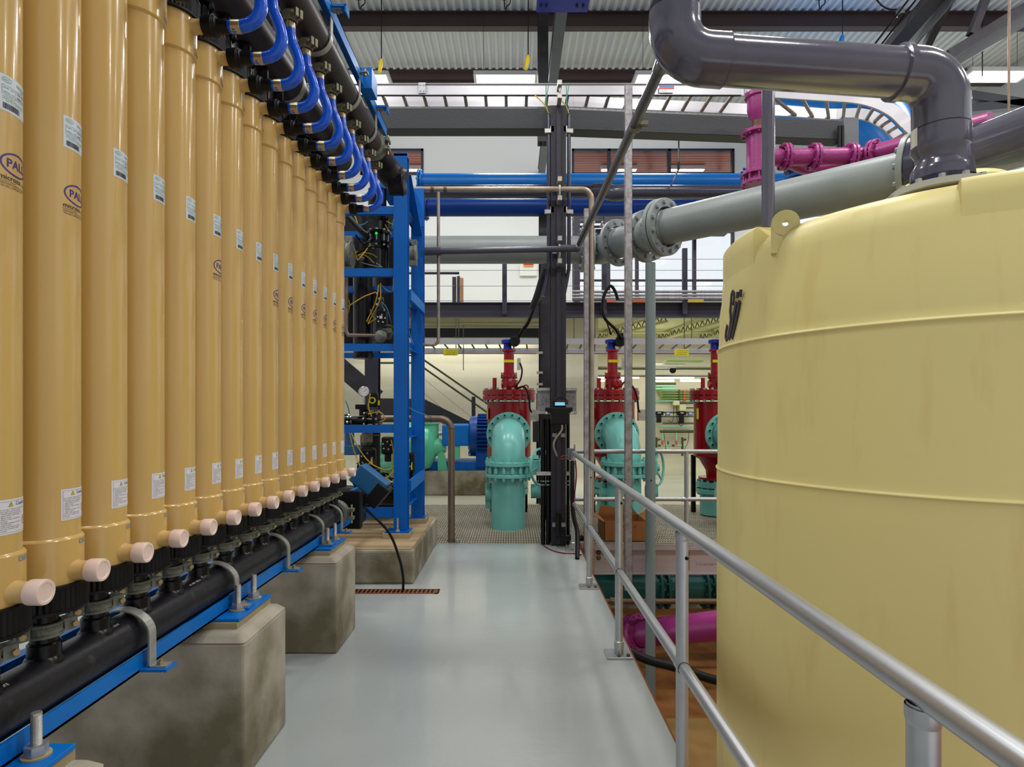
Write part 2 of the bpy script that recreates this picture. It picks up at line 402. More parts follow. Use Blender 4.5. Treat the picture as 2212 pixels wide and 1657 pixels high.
for i, (y, lb) in enumerate(((9.54, 'dark steel roof purlin nearest the camera above the frame'), (11.5, 'brown steel roof purlin crossing the top of the view, nearer of the two seen'),
                             (13.46, 'brown steel roof purlin just above the hanging light fixtures'), (15.3, 'dark roof purlin against the white end wall'))):
    if i in (0, 3): continue
    m = MB(); ibeam(m, (-7, y, 8.98), (12, y, 8.98), .16, .3)
    tag(m.build('roof_purlin', 'steel_brown'), lb, 'beam', 'steel roof purlins')
# girder over the columns, running away from the camera
m = MB(); m.box(.66, .83, 4, 15.4, 7.5, 7.53); m.box(.735, .755, 4, 15.4, 7.53, 7.72); m.box(.66, .83, 4, 15.4, 7.72, 7.75)
tag(m.build('roof_girder', 'steel_grey'), 'grey steel girder under the roof running away above the columns', 'beam')
t = thing('girder_connection', (.7, 8.6, 7.46), 'blue painted bolted connection plate at the top edge above the girder', 'connection plate')
m = MB(); m.box(.36, 1.12, 8.25, 8.95, 7.46, 7.49); m.build('plate', 'blue_dark', t)
[MB().hexn((x, y, 7.46), (0, 0, -1), .02, .03).build('bolt', 'steel_dark', t) for x in (.42, .5, .95, 1.04) for y in (8.4, 8.8)]
# windows high in the end wall, with the timber soffit behind them
def window(name, x0, x1, z0, z1, muls, frame='steel_mezz', y=15.5, hb=()):
    r = thing(name, ((x0 + x1) / 2, y, z0), '', ''); del r['label']; del r['category']; r['kind'] = 'structure'
    m = MB(); f = .06
    m.box(x0, x1, y - .03, y + .09, z0, z0 + f); m.box(x0, x1, y - .03, y + .09, z1 - f, z1); m.box(x0, x0 + f, y - .03, y + .09, z0, z1); m.box(x1 - f, x1, y - .03, y + .09, z0, z1)
    for a in muls: m.box(a - .04, a + .04, y - .03, y + .09, z0, z1)
    for a in hb: m.box(x0, x1, y - .02, y + .08, a - .02, a + .02)
    m.build('frame', frame, r)
    g = MB(); g.box(x0 + .02, x1 - .02, y + .03, y + .036, z0 + .02, z1 - .02); g.build('pane', 'glass', r)
    return r
window('window_1', -3.9, -2.28, 7.61, 8.28, [])
window('window_2', 1.54, 5.72, 7.61, 8.28, [2.5, 4.05])
window('window_3', 1.56, 5.72, 4.36, 6.5, [2.05, 3.22, 4.7], hb=(4.9, 6.15))
# timber soffit seen through the high windows
m = MB()
for k in range(16):
    y = 15.8 + k * .16; m.box(-5, 7, y, y + .14, 8.42 + .0 * k, 8.45)
m.box(-5, 7, 15.75, 18.5, 8.46, 8.5)
struct(m.build('ceiling_soffit', 'wood'))
for x in (-3.0, 3.0, 4.9):
    t = thing('soffit_light', (x, 16.9, 8.3), 'lit strip light under the timber soffit behind the %s' % {-3.0: 'small high window left of the pipes', 3.0: 'middle pane of the high window', 4.9: 'last pane of the high window'}[x], 'light', 'strip lights behind the high windows')
    MB().box(x - .5, x + .5, 16.83, 16.97, 8.3, 8.41).build('housing', 'white', t)
    MB().box(x - .48, x + .48, 16.84, 16.96, 8.28, 8.299).build('diffuser', 'lamp_warm', t)
for x in (2.2, 3.5, 5.5):
    m = MB(); m.beam((x, 15.9, 7.7), (x + .5, 17.4, 8.28), .12, .12)
    tag(m.build('raking_strut', 'steel_dark'), 'dark raking strut seen through the high window, %s' % {2.2: 'nearest the column', 3.5: 'in the middle pane', 5.5: 'beside the pink pipe'}[x], 'strut', 'raking struts behind the high window')
# wall behind the bright bay: low balcony ledge outside
m = MB(); m.box(1.2, 6.5, 19, 19.3, 3.4, 4.75); struct(m.build('wall_outside', 'white_wall'))

# hanging light fixtures
def fixture(x, y, z, w=1.2, d=.42):
    t = thing('hanging_light', (x, y, z), 'x', 'light', 'hanging light fixtures')
    m = MB(); m.box(x - w / 2, x + w / 2, y - d / 2, y + d / 2, z + .035, z + .075)
    m.box(x - w / 2, x + w / 2, y - d / 2, y - d / 2 + .02, z, z + .035); m.box(x - w / 2, x + w / 2, y + d / 2 - .02, y + d / 2, z, z + .035)
    m.box(x - w / 2, x - w / 2 + .05, y - d / 2, y + d / 2, z, z + .035); m.box(x + w / 2 - .05, x + w / 2, y - d / 2, y + d / 2, z, z + .035)
    m.build('housing', 'white', t)
    m = MB()
    for k in range(4): yy = y - d / 2 + .065 + k * .098; m.tube((x - w / 2 + .06, yy, z + .018), (x + w / 2 - .06, yy, z + .018), .014, 10)
    m.build('tubes', 'lamp_on', t)
    m = MB(); m.tube((x - w * .35, y, z + .07), (x - w * .35, y, 9.1), .004, 6); m.tube((x + w * .35, y, z + .07), (x + w * .35, y, 9.1), .004, 6)
    m.build('hanging_wire', 'steel_dark', t)
    return t
f0 = fixture(-.12, 11.4, 7.79)
L = 'white tube light fixture hanging '
f0['label'] = L + 'in the middle, above the cable tray and the brown purlin'
clone(f0, (-2.9, 11.4, 7.79), L + 'at the upper left beside the dark header pipe')
clone(f0, (2.9, 11.4, 7.79), L + 'behind the big grey plastic elbow')
clone(f0, (9.15, 11.4, 7.86), L + 'at the far upper right beyond the grey plastic pipe')
clone(f0, (-.08, 13.2, 7.70), L + 'against the end wall, middle one under the grey beam')
clone(f0, (-2.9, 13.2, 7.70), L + 'against the end wall, just right of the black header pipe')
for x in (-2.9, -.12, 2.9, 5.8, 9.15):
    area('fixture_light', (x, 11.4, 7.76), (1.1, .4), 95)
    area('fixture_light', (x, 6.0, 7.76), (1.1, .4), 95)
    area('fixture_light', (x, 1.5, 7.76), (1.1, .4), 95)
area('wall_fill_light', (0, 13.0, 8.3), (9, .4), 60, (radians(75), 0, 0))  # added fill to brighten the upper end wall, not a lamp of the hall
area('room_light', (-1.5, 13.6, 3.4), (4, .5), 50, color=(1, .97, .85))
area('room_light', (5, 16, 3.3), (5, 2), 120, color=(1, .97, .85))

# cords with plugs hanging from the deck
for px, y1, Y, c, lb in ((824, 133, 9.0, 'yellow', 'yellow handle hanging on a black cable at the upper left'), (1141, 125, 9.0, 'yellow', 'yellow handle hanging on a black cable left of the girder'),
                         (1820, 80, 8.6, 'blue_pipe', 'blue connector on a black cord above the grey plastic pipe')):
    x = XX(px, Y); z = ZZ(y1, Y)
    t = thing('pull_cable', (x, Y, z), lb, 'cable', 'hanging cables with coloured ends')
    MB().tube((x, Y, z), (x, Y, 9.1), .008, 8).build('cord', 'black', t)
    m = MB(); m.lathe((x, Y, z + .04), (-.15, 0, -1), [(.012, 0), (.03, .04), (.034, .1), (.026, .16), (.03, .2), (.012, .23)], 10); m.build('handle', c, t)
for px, Y in ((782, 9.3), (1096, 9.3), (1776, 9.3)):
    x = XX(px, Y); z = ZZ(12, Y)
    m = MB(); m.path(crv([(x - .06, Y, 9.1), (x - .05, Y, z + .06), (x, Y, z), (x + .045, Y, z + .05), (x + .03, Y, z + .13)], 6), .008, 8)
    m.box(x - .09, x - .02, Y - .03, Y + .03, z + .1, z + .14)
    tag(m.build('cord_hook', 'black'), 'small black cord loop on the roof deck, %s' % {782: 'above the dark header pipe', 1096: 'left of the girder', 1776: 'right of the plastic riser'}[px], 'hook', 'cord loops on the roof deck')

# roof truss at the upper right
t = thing('roof_truss', (XX(2040, 7), 7, 7), 'black steel roof truss with diagonal members at the upper right', 'truss')
def member(name, a, b, w, h, mt='black', Y=None):
    m = MB(); m.beam(a, b, w, h); return m.build(name, mt, t)
member('bottom_chord', P(1890, 145, 9.2), P(2040, -30, 7.6), .22, .12, 'steel_dark')
m = MB(); m.beam(P(1958, 105, 8.9), P(2075, -30, 7.5), .03, .2); m.build('chord_web', 'steel_grey', t)
member('diagonal', P(1992, 118, 8.8), P(2056, -12, 8.0), .1, .1, 'steel_dark')
member('post', P(2086, 82, 8.0), P(2086, -30, 8.0), .08, .08, 'steel_mezz')
member('diagonal', P(2098, 76, 8.0), P(2136, -20, 8.0), .09, .09, 'steel_dark')
member('top_chord', P(2046, 122, 8.0), P(2240, 2, 8.0), .12, .13, 'steel_dark')
m = MB(); m.beam(P(2060, 128, 8.25), P(2250, 18, 8.25), .02, .2); m.build('chord_web', 'steel_grey', t)
t = thing('conduit_lamp', tuple(P(1943, 27, 8.4)), 'round grey sensor on a dark conduit near the black roof truss', 'sensor')
m = MB(); m.lathe(P(1943, 18, 8.4), (0, -.3, -1), [(.03, 0), (.05, .03), (.055, .11), (.045, .13)], 14); m.build('head', 'steel_grey', t)
MB().path(crv([P(1890, -5, 8.4), P(1905, 12, 8.4), P(1922, 20, 8.4), P(1940, 20, 8.4)], 6), .012, 8).build('conduit', 'black', t)
for a, b, lb in ((P(1882, 105, 8.6), P(1962, 0, 8.0), 'upper thin black brace rod beside the truss chord'), (P(1897, 105, 8.6), P(1978, 0, 8.0), 'lower thin black brace rod beside the truss chord')):
    tag(MB().tube(a, b, .012, 8).build('brace_rod', 'black'), lb, 'rod', 'brace rods at the truss')
tag(MB().tube(P(2179, 246, 6.2), P(2180, -20, 6.2), .012, 8).build('hanger_rod', 'stainless_brown'), 'thin brown hanger rod carrying the plastic pipe at the upper right', 'rod')
tag(MB().tube(P(2122, 165, 9.2), P(2122, 20, 9.2), .008, 8).build('hanger_rod', 'black'), 'thin black rod over the upper right light fixture', 'rod')
for a, b, lb in ((P(2086, 207, 11), P(2230, 229, 11), 'grey roof brace, upper of two right of the plastic elbow'), (P(2086, 237, 11), P(2230, 224, 11), 'grey roof brace, lower of two right of the plastic elbow')):
    m = MB(); m.beam(a, b, .15, .15); tag(m.build('roof_brace', 'steel_grey'), lb, 'brace', 'grey roof braces')

# ---------------------------------------------------------------- columns
def hcol(m, x, y, z0, z1, w=.18, d=.18, t=.014):
    m.box(x - w / 2, x + w / 2, y - d / 2, y - d / 2 + t, z0, z1); m.box(x - w / 2, x + w / 2, y + d / 2 - t, y + d / 2, z0, z1)
    m.box(x - t / 2, x + t / 2, y - d / 2 + t, y + d / 2 - t, z0, z1); return m
t = thing('steel_column', (.528, 6.9, 0), 'black textured steel column rising from the floor edge in the middle', 'column')
m = MB(); hcol(m, .528, 6.93, -.3, 5.0, .17, .2); m.build('shaft', 'steel_col', t)
m = MB(); m.box(.505, .551, 6.795, 6.83, .02, 5.0); m.build('channel_strip', 'steel_mezz', t)
m = MB()
for py in (409, 545, 940, 1133):
    z = ZZ(py, 6.8)
    m.box(.455, .505, 6.77, 6.8, z - .022, z + .022); m.box(.551, .601, 6.77, 6.8, z - .022, z + .022) if py > 600 else None
m.build('strut_clamp', 'galv', t)
# clamps that hold crossing pipes
for py, h in ((412, .13), (543, .15), (200, .1)):
    z = ZZ(py, 6.7); m = MB(); m.box(.505, .55, 6.62, 6.79, z - h, z - h + .05); m.box(.505, .55, 6.62, 6.79, z + h - .05, z + h); m.path([(.528, 6.72, z - h + .05), (.528, 6.655, z - .03), (.528, 6.655, z + .03), (.528, 6.72, z + h - .05)], .012, 6)
    m.build('pipe_clamp', 'zinc', t)
t = thing('steel_column', (.535, 9.85, 0), 'black steel column behind the middle one, rising from the far edge of the grating', 'column')
m = MB(); hcol(m, .535, 9.95, -.3, 4.85, .18, .2); m.build('shaft', 'steel_dark', t)
m = MB(); m.box(.44, .46, 9.8, 9.83, .1, 4.4); m.build('side_conduit', 'black', t)
m = MB()
for py in (862, 905, 930): z = ZZ(py - 100, 9.8); m.box(.4, .5, 9.79, 9.82, z - .02, z + .02)
m.build('strut_clamp', 'zinc', t)
t = thing('hanger_post', (.52, 9.95, 5.95), 'dark steel post coming down from the roof beside the grey girder, above the box beam', 'post')
m = MB(); hcol(m, .51, 9.95, 5.95, 9.1, .17, .2); m.build('shaft', 'steel_dark', t)
t = thing('steel_column', (XX(805, 9.4), 9.4, 0), 'dark purple steel column behind the blue skid frame', 'column')
m = MB(); hcol(m, XX(805, 9.4), 9.4, 0, 3.6, .2, .2); m.build('shaft', 'steel_mezz', t)
# conduits on the sides of the column
for px, lb, mt in ((1185, 'dark conduit clipped to the left of the middle column', 'pvc_dark'), (1229, 'dark conduit clipped to the right of the middle column', 'pvc_dark')):
    x = XX(px, 6.85); Y = 6.85; s = -1 if px < 1206 else 1
    t = thing('conduit', (x, Y, ZZ(640, Y)), lb, 'conduit', 'conduits on the middle column')
    MB().path(crv([(x, Y, ZZ(248, Y)), (x, Y, ZZ(400, Y)), (x, Y, ZZ(560, Y)), (x - .01, Y, ZZ(590, Y)), (x - .06, Y, ZZ(640, Y))], 6), .022, 10).build('tube', mt, t)
    m = MB()
    for py in (285, 459): z = ZZ(py, Y); m.box(x - .035 + s * .01, x + .035 + s * .01, Y - .035, Y - .01, z - .022, z + .022); m.box(x - s * .06, x - s * .02, Y - .02, Y + .02, z - .005, z + .06)
    m.build('clip', 'zinc', t)
    wy = MB(); wy.path(crv([(x, Y, ZZ(245, Y)), (x - .05, Y, ZZ(225, Y)), (x - .16 if s < 0 else x - .14, Y, ZZ(205, Y))], 6), .006, 6); wy.build('yellow_wire', 'wire_yellow', t)
    wg = MB(); wg.path(crv([(x - .01, Y, ZZ(243, Y)), (x - .03, Y, ZZ(225, Y)), (x + .0, Y, ZZ(183, Y))], 6), .005, 6); wg.path([(x - .03, Y, ZZ(183, Y)), (x - .025, Y, ZZ(225, Y))], .005, 6); wg.build('green_wire', 'green_wire', t)
# grey box beam behind the column
t = thing('box_beam', (0, 7.1, 4.83), 'long grey textured box beam crossing behind the middle column', 'beam')
m = MB(); m.beam((-1.75, 7.15, 4.96), (.62, 7.15, 4.96), .2, .245); m.build('left_run', 'beam_grey', t, bevel=.006)
a, b = Vector((.66, 7.15, 4.95)), P(1812, 289, 7.5); m = MB(); m.beam(a, b, .2, .235); m.build('right_run', 'beam_grey', t, bevel=.006)
m = MB(); m.box(.42, .66, 7.03, 7.06, 4.8, 5.1); m.build('splice_plate', 'steel_dark', t)
t = thing('steel_column', tuple(P(1830, 400, 7.5)), 'short grey steel column top where the box beam ends, beside the blue pipe bend', 'column')
m = MB(); m.box(XX(1813, 7.5), XX(1845, 7.5), 7.4, 7.6, 2.0, ZZ(262, 7.5)); m.build('shaft', 'steel_grey', t)
m = MB(); m.tube(P(1813, 330, 7.35), P(1813, 272, 7.35), .02, 8); m.tube(P(1820, 330, 7.35), P(1820, 272, 7.35), .02, 8); m.build('conduit', 'black', t)

# ---------------------------------------------------------------- cable ladder above
t = thing('cable_ladder', (0, 8.2, 5.76), 'long silver cable ladder tray hanging across the hall and bending down on the right', 'cable tray')
m = MB(); m.box(-2.9, XX(1600, 8.1), 8.08, 8.11, 5.77, 5.92); m.box(-2.9, XX(1600, 8.1), 8.06, 8.11, 5.77, 5.775); m.box(-2.9, XX(1600, 8.1), 8.06, 8.11, 5.915, 5.92)
xe = XX(1600, 8.1)
A = [Vector((xe, 8.095, 5.845)), P(1780, 213, 7.9), P(1850, 222, 7.85)]
B = [Vector((xe, 8.395, 5.845)), P(1800, 232, 8.15), P(1862, 241, 8.1)]
def rail_path(m, pts):
    for p, q in zip(pts, pts[1:]): m.beam(p, q + (q - p).normalized() * .01, .03, .15)
A2 = crv([Vector((xe, 8.095, 5.845)), P(1760, 205, 8.0), P(1860, 213, 7.9), P(1925, 238, 7.85), P(1965, 275, 7.8), P(2010, 330, 7.8)], 5)
B2 = [Vector((.86, 8.395, 5.845))] + crv([Vector((XX(1700, 8.66), 8.66, 5.845)), P(1790, 247, 8.7), P(1862, 247, 8.6), P(1905, 264, 8.5), P(1943, 300, 8.5), P(1980, 345, 8.5)], 5)
rail_path(m, A2); m.build('side_rail', 'alu_tray', t)
m = MB(); m.box(-2.9, .86, 8.38, 8.41, 5.77, 5.92); rail_path(m, B2); m.build('side_rail', 'alu_tray', t)
x = -2.85
while x < xe:
    yb = 8.39 if x < .86 else 8.39 + (x - .86) * .33 / 3.3
    MB().box(x - .02, x + .02, 8.1, yb, 5.772, 5.80).build('rung', 'stainless_brown', t); x += .277
for k in range(2, len(A2) - 2, 2):
    m = MB(); m.beam(A2[k] - Vector((0, 0, .05)), B2[k] - Vector((0, 0, .05)), .04, .03); m.build('rung', 'stainless_brown', t)
for px in (912, 1615):
    m = MB(); x = XX(px, 8.07); m.box(x - .045, x + .045, 8.04, 8.06, 5.78, 5.92)
    [m.hexn((x + i, 8.04, z), (0, -1, 0), .009, .012) for i in (-.022, .022) for z in (5.81, 5.89)]
    m.build('splice_plate', 'alu', t)
fl = Flat(); fl.rect(0, .2, 0, .1, 0, 0); fl.rect(0, .2, .068, .1, 1); fl.rect(0, .2, .045, .066, 2); fl.text('CABLE TRAY', .01, .025, .016, 3); fl.text('DO NOT STEP', .01, .006, .014, 3)
m = MB(); fl.plane(m, (XX(1424, 8.05), 8.05, 5.79), (1, 0, 0), (0, 0, 1)); m.build('sticker', ['white', 'ink_blue', 'ink_red', 'ink_black'], t)
# ================================================================ filter modules
XM, XH = -1.345, -1.345
ZB, ZT = 1.038, 3.08
S = .213; Y1 = 1.5175
RB, RC = .087, .095
mod = thing('filter_module', (XM, Y1, ZB), 'x', 'filter module', 'tan filter modules in the front row')
m = MB()
m.lathe((XM, Y1, 0), (0, 0, 1), [(.0, ZB), (RC - .004, ZB), (RC, ZB + .004), (RC, 1.166), (RC - .004, 1.172), (RB, 1.174), (RB, 2.92), (RC - .004, 2.922), (RC, 2.928), (RC, ZT - .004), (RC - .004, ZT), (0, ZT)], 48, 0, False)
m.build('housing', 'tan', mod)
def port(z, name, L):
    m = MB(); m.lathe((XM + .065, Y1, z), (1, 0, 0), [(.035, .0), (.035, .014), (.03, .03), (.027, .04), (.027, L)], 24); return m.build(name, 'tan_fit', mod)
port(1.073, 'feed_port', .085); pt = port(3.043, 'top_port', .09)
m = MB(); m.lathe((-1.214, Y1, 1.073), (1, 0, 0), [(.0315, 0), (.0325, .003), (.0325, .036), (.0305, .040), (.024, .040), (.022, .038), (.0, .0375)], 28, 0, False); m.lathe((-1.214, Y1, 1.073), (-1, 0, 0), [(.0315, 0), (.02, .0)], 28, 0, False); m.build('port_cap', 'cap_pink', mod)
def ribbed(z0, z1, r, name):
    n = 46; vs = []; m = MB()
    prof = []
    for i in range(n * 2):
        a = 2 * pi * i / (n * 2); rr = r if i % 2 else r - .0035
        prof.append((rr * cos(a), rr * sin(a)))
    N = len(prof)
    m.add([(XM + x, Y1 + y, z) for z in (z0, z1) for x, y in prof], [(i, (i + 1) % N, N + (i + 1) % N, N + i) for i in range(N)])
    m.lathe((XM, Y1, 0), (0, 0, 1), [(0, z1), (r, z1), (r, z1 + .004)] , 48, 0, False)
    m.lathe((XM, Y1, 0), (0, 0, 1), [(r - .001, z1), (r + .001, z1 + .001), (r + .001, z1 + .006), (r - .004, z1 + .008), (RC - .006, z1 + .008)], 48, 0, False)
    m.lathe((XM, Y1, 0), (0, 0, 1), [(.03, z0 - .006), (r - .004, z0 - .006), (r + .0015, z0 - .004), (r + .0015, z0 + .004), (r - .003, z0 + .005)], 48, 0, False)
    return m.build(name, 'black', mod)
ribbed(.968, ZB - .004, .105, 'locking_nut'); ribbed(ZT - .004, ZT + .066, .105, 'top_nut')
m = MB(); m.lathe((XM, Y1, 0), (0, 0, 1), [(.062, .968), (.05, .955), (.035, .945), (.035, .80)], 24, 0, False); m.lathe((XM, Y1, 0), (0, 0, 1), [(.042, .80), (.042, .865), (.0365, .87)], 24, 0, False); m.lathe((XM, Y1, .78), (0, 0, 1), [(.052, .016), (.050, .038), (.045, .046), (.040, .052), (.0395, .056)], 24, 0, False); m.build('bottom_stub', 'black_gloss', mod)
m = MB(); m.lathe((XM, Y1, 0), (0, 0, 1), [(.07, ZT + .064), (.06, ZT + .09), (.04, ZT + .11), (.04, 3.40)], 24, 0, False); m.lathe((XM, Y1, 0), (0, 0, 1), [(.06, 3.27), (.06, 3.285), (.04, 3.29)], 24, 0, False); m.build('top_stub', 'black_gloss', mod)
# grooved coupling clamp
def coupling(m, x, y, z, r, h, ax=0.0, mi=0):
    "two-bolt pipe coupling round a vertical pipe; ax = angle of the bolt line"
    m.lathe((x, y, z - h / 2), (0, 0, 1), [(r * .84, 0), (r, .002), (r + .001, h * .22), (r * .93, h * .3), (r * .93, h * .7), (r + .001, h * .78), (r, h - .002), (r * .84, h)], 28, mi, False)
    for s in (-1, 1):
        c = Vector((x + cos(ax) * (r + .013) * s, y + sin(ax) * (r + .013) * s, z)); d = Vector((-sin(ax), cos(ax), 0)); e = Vector((cos(ax), sin(ax), 0))
        for q in (-1, 1): m.obox(c + d * q * .0125, e, d, (0, 0, 1), .017, .008, h * .42, mi)
CZ = .905
m = MB(); coupling(m, XM, Y1, CZ, .047, .042, radians(62)); 
fl = Flat(); fl.text('GRUVLOK', -.036, .004, .0155, 1, 1.05); fl.text('2"', -.034, -.012, .013, 1)
fl.onto(m, lambda u, v, l: (XM + .0515 * cos(radians(-25) + u / .0515), Y1 + .0515 * sin(radians(-25) + u / .0515), CZ + v))
cp = m.build('coupling', ['cast_light', 'cast_brown'], mod)
for s in (-1, 1):
    m = MB(); e = Vector((cos(radians(62)), sin(radians(62)), 0)); d = Vector((-sin(radians(62)), cos(radians(62)), 0)); c = Vector((XM, Y1, CZ)) + e * s * .066
    m.tube(c - d * .034, c + d * .034, .005, 8); m.hexn(c - d * .028, -d, .009, .008); m.hexn(c + d * .021, d, .009, .008)
    m.build('coupling_bolt', 'brass_band', cp)
# printed matter
def cyl(r, a0, zb): return lambda u, v, l: (XM + (r + .0004 + .0005 * l) * cos(radians(a0) + u / r), Y1 + (r + .0004 + .0005 * l) * sin(radians(a0) + u / r), zb + v)
fl = Flat(); W, H = .13, .09
fl.grid(0, W, 0, H, 20, 0); fl.oval(.018, .078, .012, .0065, .0009, 1); fl.text('PALL', .0095, .0755, .0065, 1, 1.05)
fl.text('microza', .045, .074, .012, 2, 1.1); fl.text('MODULE', .058, .067, .0055, 2)
fl.frame(.006, .124, .042, .064, .0007, 3); fl.rect(.006, .124, .0527, .0532, 3); fl.rect(.041, .0416, .042, .064, 3)
fl.text('PART  NO.', .009, .056, .0058, 2, 1.1); fl.text('SERIAL  NO.', .009, .045, .0058, 2)
fl.text('USA-6203', .046, .0555, .0085, 4); fl.text('09807-193', .046, .0445, .0085, 4)
fl.text('Patent numbers are available on request', .012, .0385, .003, 3); fl.text('MANUFACTURED BY', .007, .034, .0036, 1)
fl.text('ASAHI KASEI CHEMICALS CORPORATION', .007, .0295, .0046, 1); fl.text('FOR: PALL CORPORATION', .015, .0245, .0046, 1)
random.seed(3); u = .008
while u < .058:
    wv = random.choice((.0006, .0012, .0018)); fl.rect(u, u + wv, .006, .0205, 4); u += wv + random.choice((.0007, .0012))
m = MB(); fl.onto(m, cyl(RB, -23, 2.277)); m.build('nameplate', ['label_white', 'ink_green', 'ink_green', 'ink_grey', 'ink_black'], mod)
fl = Flat(); W, H = .12, .088
fl.grid(0, W, 0, H, 20, 0); fl.frame(.005, W - .005, .004, H - .005, .0006, 1); fl.rect(.005, W - .005, .0665, .0671, 1)
fl.poly([(.028, .0695), (.042, .0695), (.035, .0815)], 2); fl.poly([(.0295, .0704), (.0405, .0704), (.035, .0798)], 3, 2); fl.text('!', .0336, .0712, .009, 2, 1.0, 3)
fl.text('Caution', .048, .0715, .013, 2)
for k, s_ in enumerate(('Do not allow "Microza" modules to contact', 'with organic solvents, including:', '- Cleaning agents, detergents and', '  agents which contain organic', '  agents, thinner', '- Labels or tapes with adhesive', '  backings', '- Indelible marking pens such as', '  magic markers', 'Contact with organic solvents', 'may cause cracking in plastic', 'housings.')):
    fl.text(s_, .007, .0612 - k * .0048, .0046, 4)
fl.oval(.088, .03, .0115, .0115, .0018, 5)
fl.poly([(.0805, .0375), (.082, .0385), (.0955, .0225), (.094, .0215)], 5)
m = MB(); fl.onto(m, cyl(RB, -27, 1.221)); m.build('caution_label', ['lab_caution', 'ink_blue', 'ink_black', 'warn_yellow', 'ink_grey', 'ink_red'], mod)
fl = Flat(); fl.grid(0, .036, 0, .011, 6, 0); fl.frame(0, .036, 0, .011, .0006, 1); fl.text('F e e d', .011, .0028, .008, 1)
m = MB(); fl.onto(m, cyl(RC, 5, 1.149)); m.build('feed_tag', ['tag_silver', 'ink_black'], mod)
fl = Flat(); fl.grid(0, .036, 0, .011, 6, 0); fl.frame(0, .036, 0, .011, .0006, 1); fl.text('Filtrate', .004, .0028, .008, 1)
m = MB(); fl.onto(m, cyl(RC, 5, 2.936)); m.build('top_tag', ['tag_silver', 'ink_blue'], mod)
fl = Flat(); fl.oval(.047, .053, .047, .029, .004, 0, 56); fl.text('PALL', .0145, .0425, .031, 0, 1.0); fl.text('PALL', .0152, .0425, .031, 0, 1.0); fl.text('PALL', .0148, .0431, .031, 0, 1.0)
fl.text('microza', -.003, .0095, .0185, 1, 1.05); fl.text('microza', -.0026, .0095, .0185, 1, 1.05); fl.text('MODULE', .066, .0095, .009, 1)
fl.text('MANUFACTURED BY', -.003, .0035, .0048, 1); fl.text('ASAHI KASEI CHEMICALS CORPORATION', -.003, -.0028, .0066, 1, .85); fl.text('FOR: PALL CORPORATION', -.001, -.0095, .0066, 1, .85)
m = MB(); fl.onto(m, cyl(RB, -22, 2.098)); logo = m.build('printed_logo', ['ink_purple', 'ink_black'], mod)
ords = ['nearest', 'second', 'third', 'fourth', 'fifth', 'sixth', 'seventh', 'eighth', 'ninth', 'tenth', 'eleventh', 'twelfth', 'thirteenth', 'second to last', 'last']
LOGO = {0, 1, 5, 8, 9, 10, 11, 12, 13, 14}
mods = [mod]
for i in range(1, 15): mods.append(clone(mod, (XM, Y1 + S * i, ZB), ''))
for i, o in enumerate(mods):
    lg = i in LOGO
    if not lg:
        for c in list(o.children):
            if c.name.startswith('printed_logo'): bpy.data.objects.remove(c)
    if i == 0: o['label'] = 'tan filter column at the photo\'s left edge, nearest the camera, with printed oval logo'
    elif i == 14: o['label'] = 'tan filter column farthest from the camera, beside the blue skid frame'
    else: o['label'] = '%s tan filter column counted from the camera, %s' % (ords[i], 'oval logo printed below its label' if lg else 'only labels and no oval logo')

# ---------------------------------------------------------------- blue hoses up to the backwash header
XU, ZU, RU = -1.03, 3.48, .082
YP = Y1 + S * 14
def mkhose(y):
    t = thing('blue_hose', (-1.12, y, 3.0), 'x', 'hose', 'blue hoses between filter columns and header')
    zp = 3.043
    m = MB(); m.lathe((-1.212, y, zp), (1, 0, 0), [(.03, 0), (.04, .002), (.041, .008), (.041, .04), (.038, .043), (.038, .046), (.036, .048), (.036, .052), (.03, .054), (.028, .056), (.028, .1)], 20, 0, False); m.build('union_nut', 'black', t)
    pts = crv([(-1.12, y, zp), (-1.075, y, zp + .0), (-1.025, y, zp + .014), (-.994, y, zp + .052), (-.988, y, zp + .10), (-1.004, y, zp + .155), (-1.024, y, zp + .205), (-1.031, y, zp + .26)], 8)
    m = MB(); m.path(pts, .0248, 16); m.build('hose_tube', 'hose_blue', t)
    m = MB(); m.lathe((-1.103, y, zp), (1, 0, 0), [(.024, 0), (.0255, .002), (.0255, .036), (.024, .038)], 18, 0, False); m.build('ferrule', 'brass_band', t)
    m = MB(); m.lathe((-1.031, y, 3.295), (0, 0, 1), [(.022, 0), (.0245, .002), (.0245, .036), (.022, .038)], 18, 0, False); m.build('ferrule', 'brass_band', t)
    m = MB(); coupling(m, -1.031, y, 3.358, .034, .045, radians(-30)); cl = m.build('clamp', 'cast_grey', t)
    e = Vector((cos(radians(-30)), sin(radians(-30)), 0)); d = Vector((-e.y, e.x, 0)); c = Vector((-1.031, y, 3.358))
    for s in (-1, 1): m = MB(); m.tube(c + e * s * .047 - d * .03, c + e * s * .047 + d * .03, .004, 8); m.hexn(c + e * s * .047 - d * .024, -d, .008, .007); m.build('clamp_bolt', 'brass_band', cl)
    m = MB(); m.tube((-1.031, y, 3.37), (-1.031, y, 3.42), .014, 12); m.build('riser_stub', 'steel_dark', t)
    return t
h0 = mkhose(Y1 + S * 4); h0['label'] = 'glossy blue hose on the fifth filter column, first whose top port is seen'
for i in range(5, 15):
    clone(h0, (-1.12, Y1 + S * i, 3.0), 'glossy blue hose on the %s filter column from the camera' % ords[i] if i < 14 else 'glossy blue hose on the last filter column, lowest in the photo')
h3 = clone(h0, (-1.12, Y1 + S * 3, 3.0), 'glossy blue hose cut off by the top edge, from the fourth filter column')
bpy.data.objects.remove(h3) if False else None

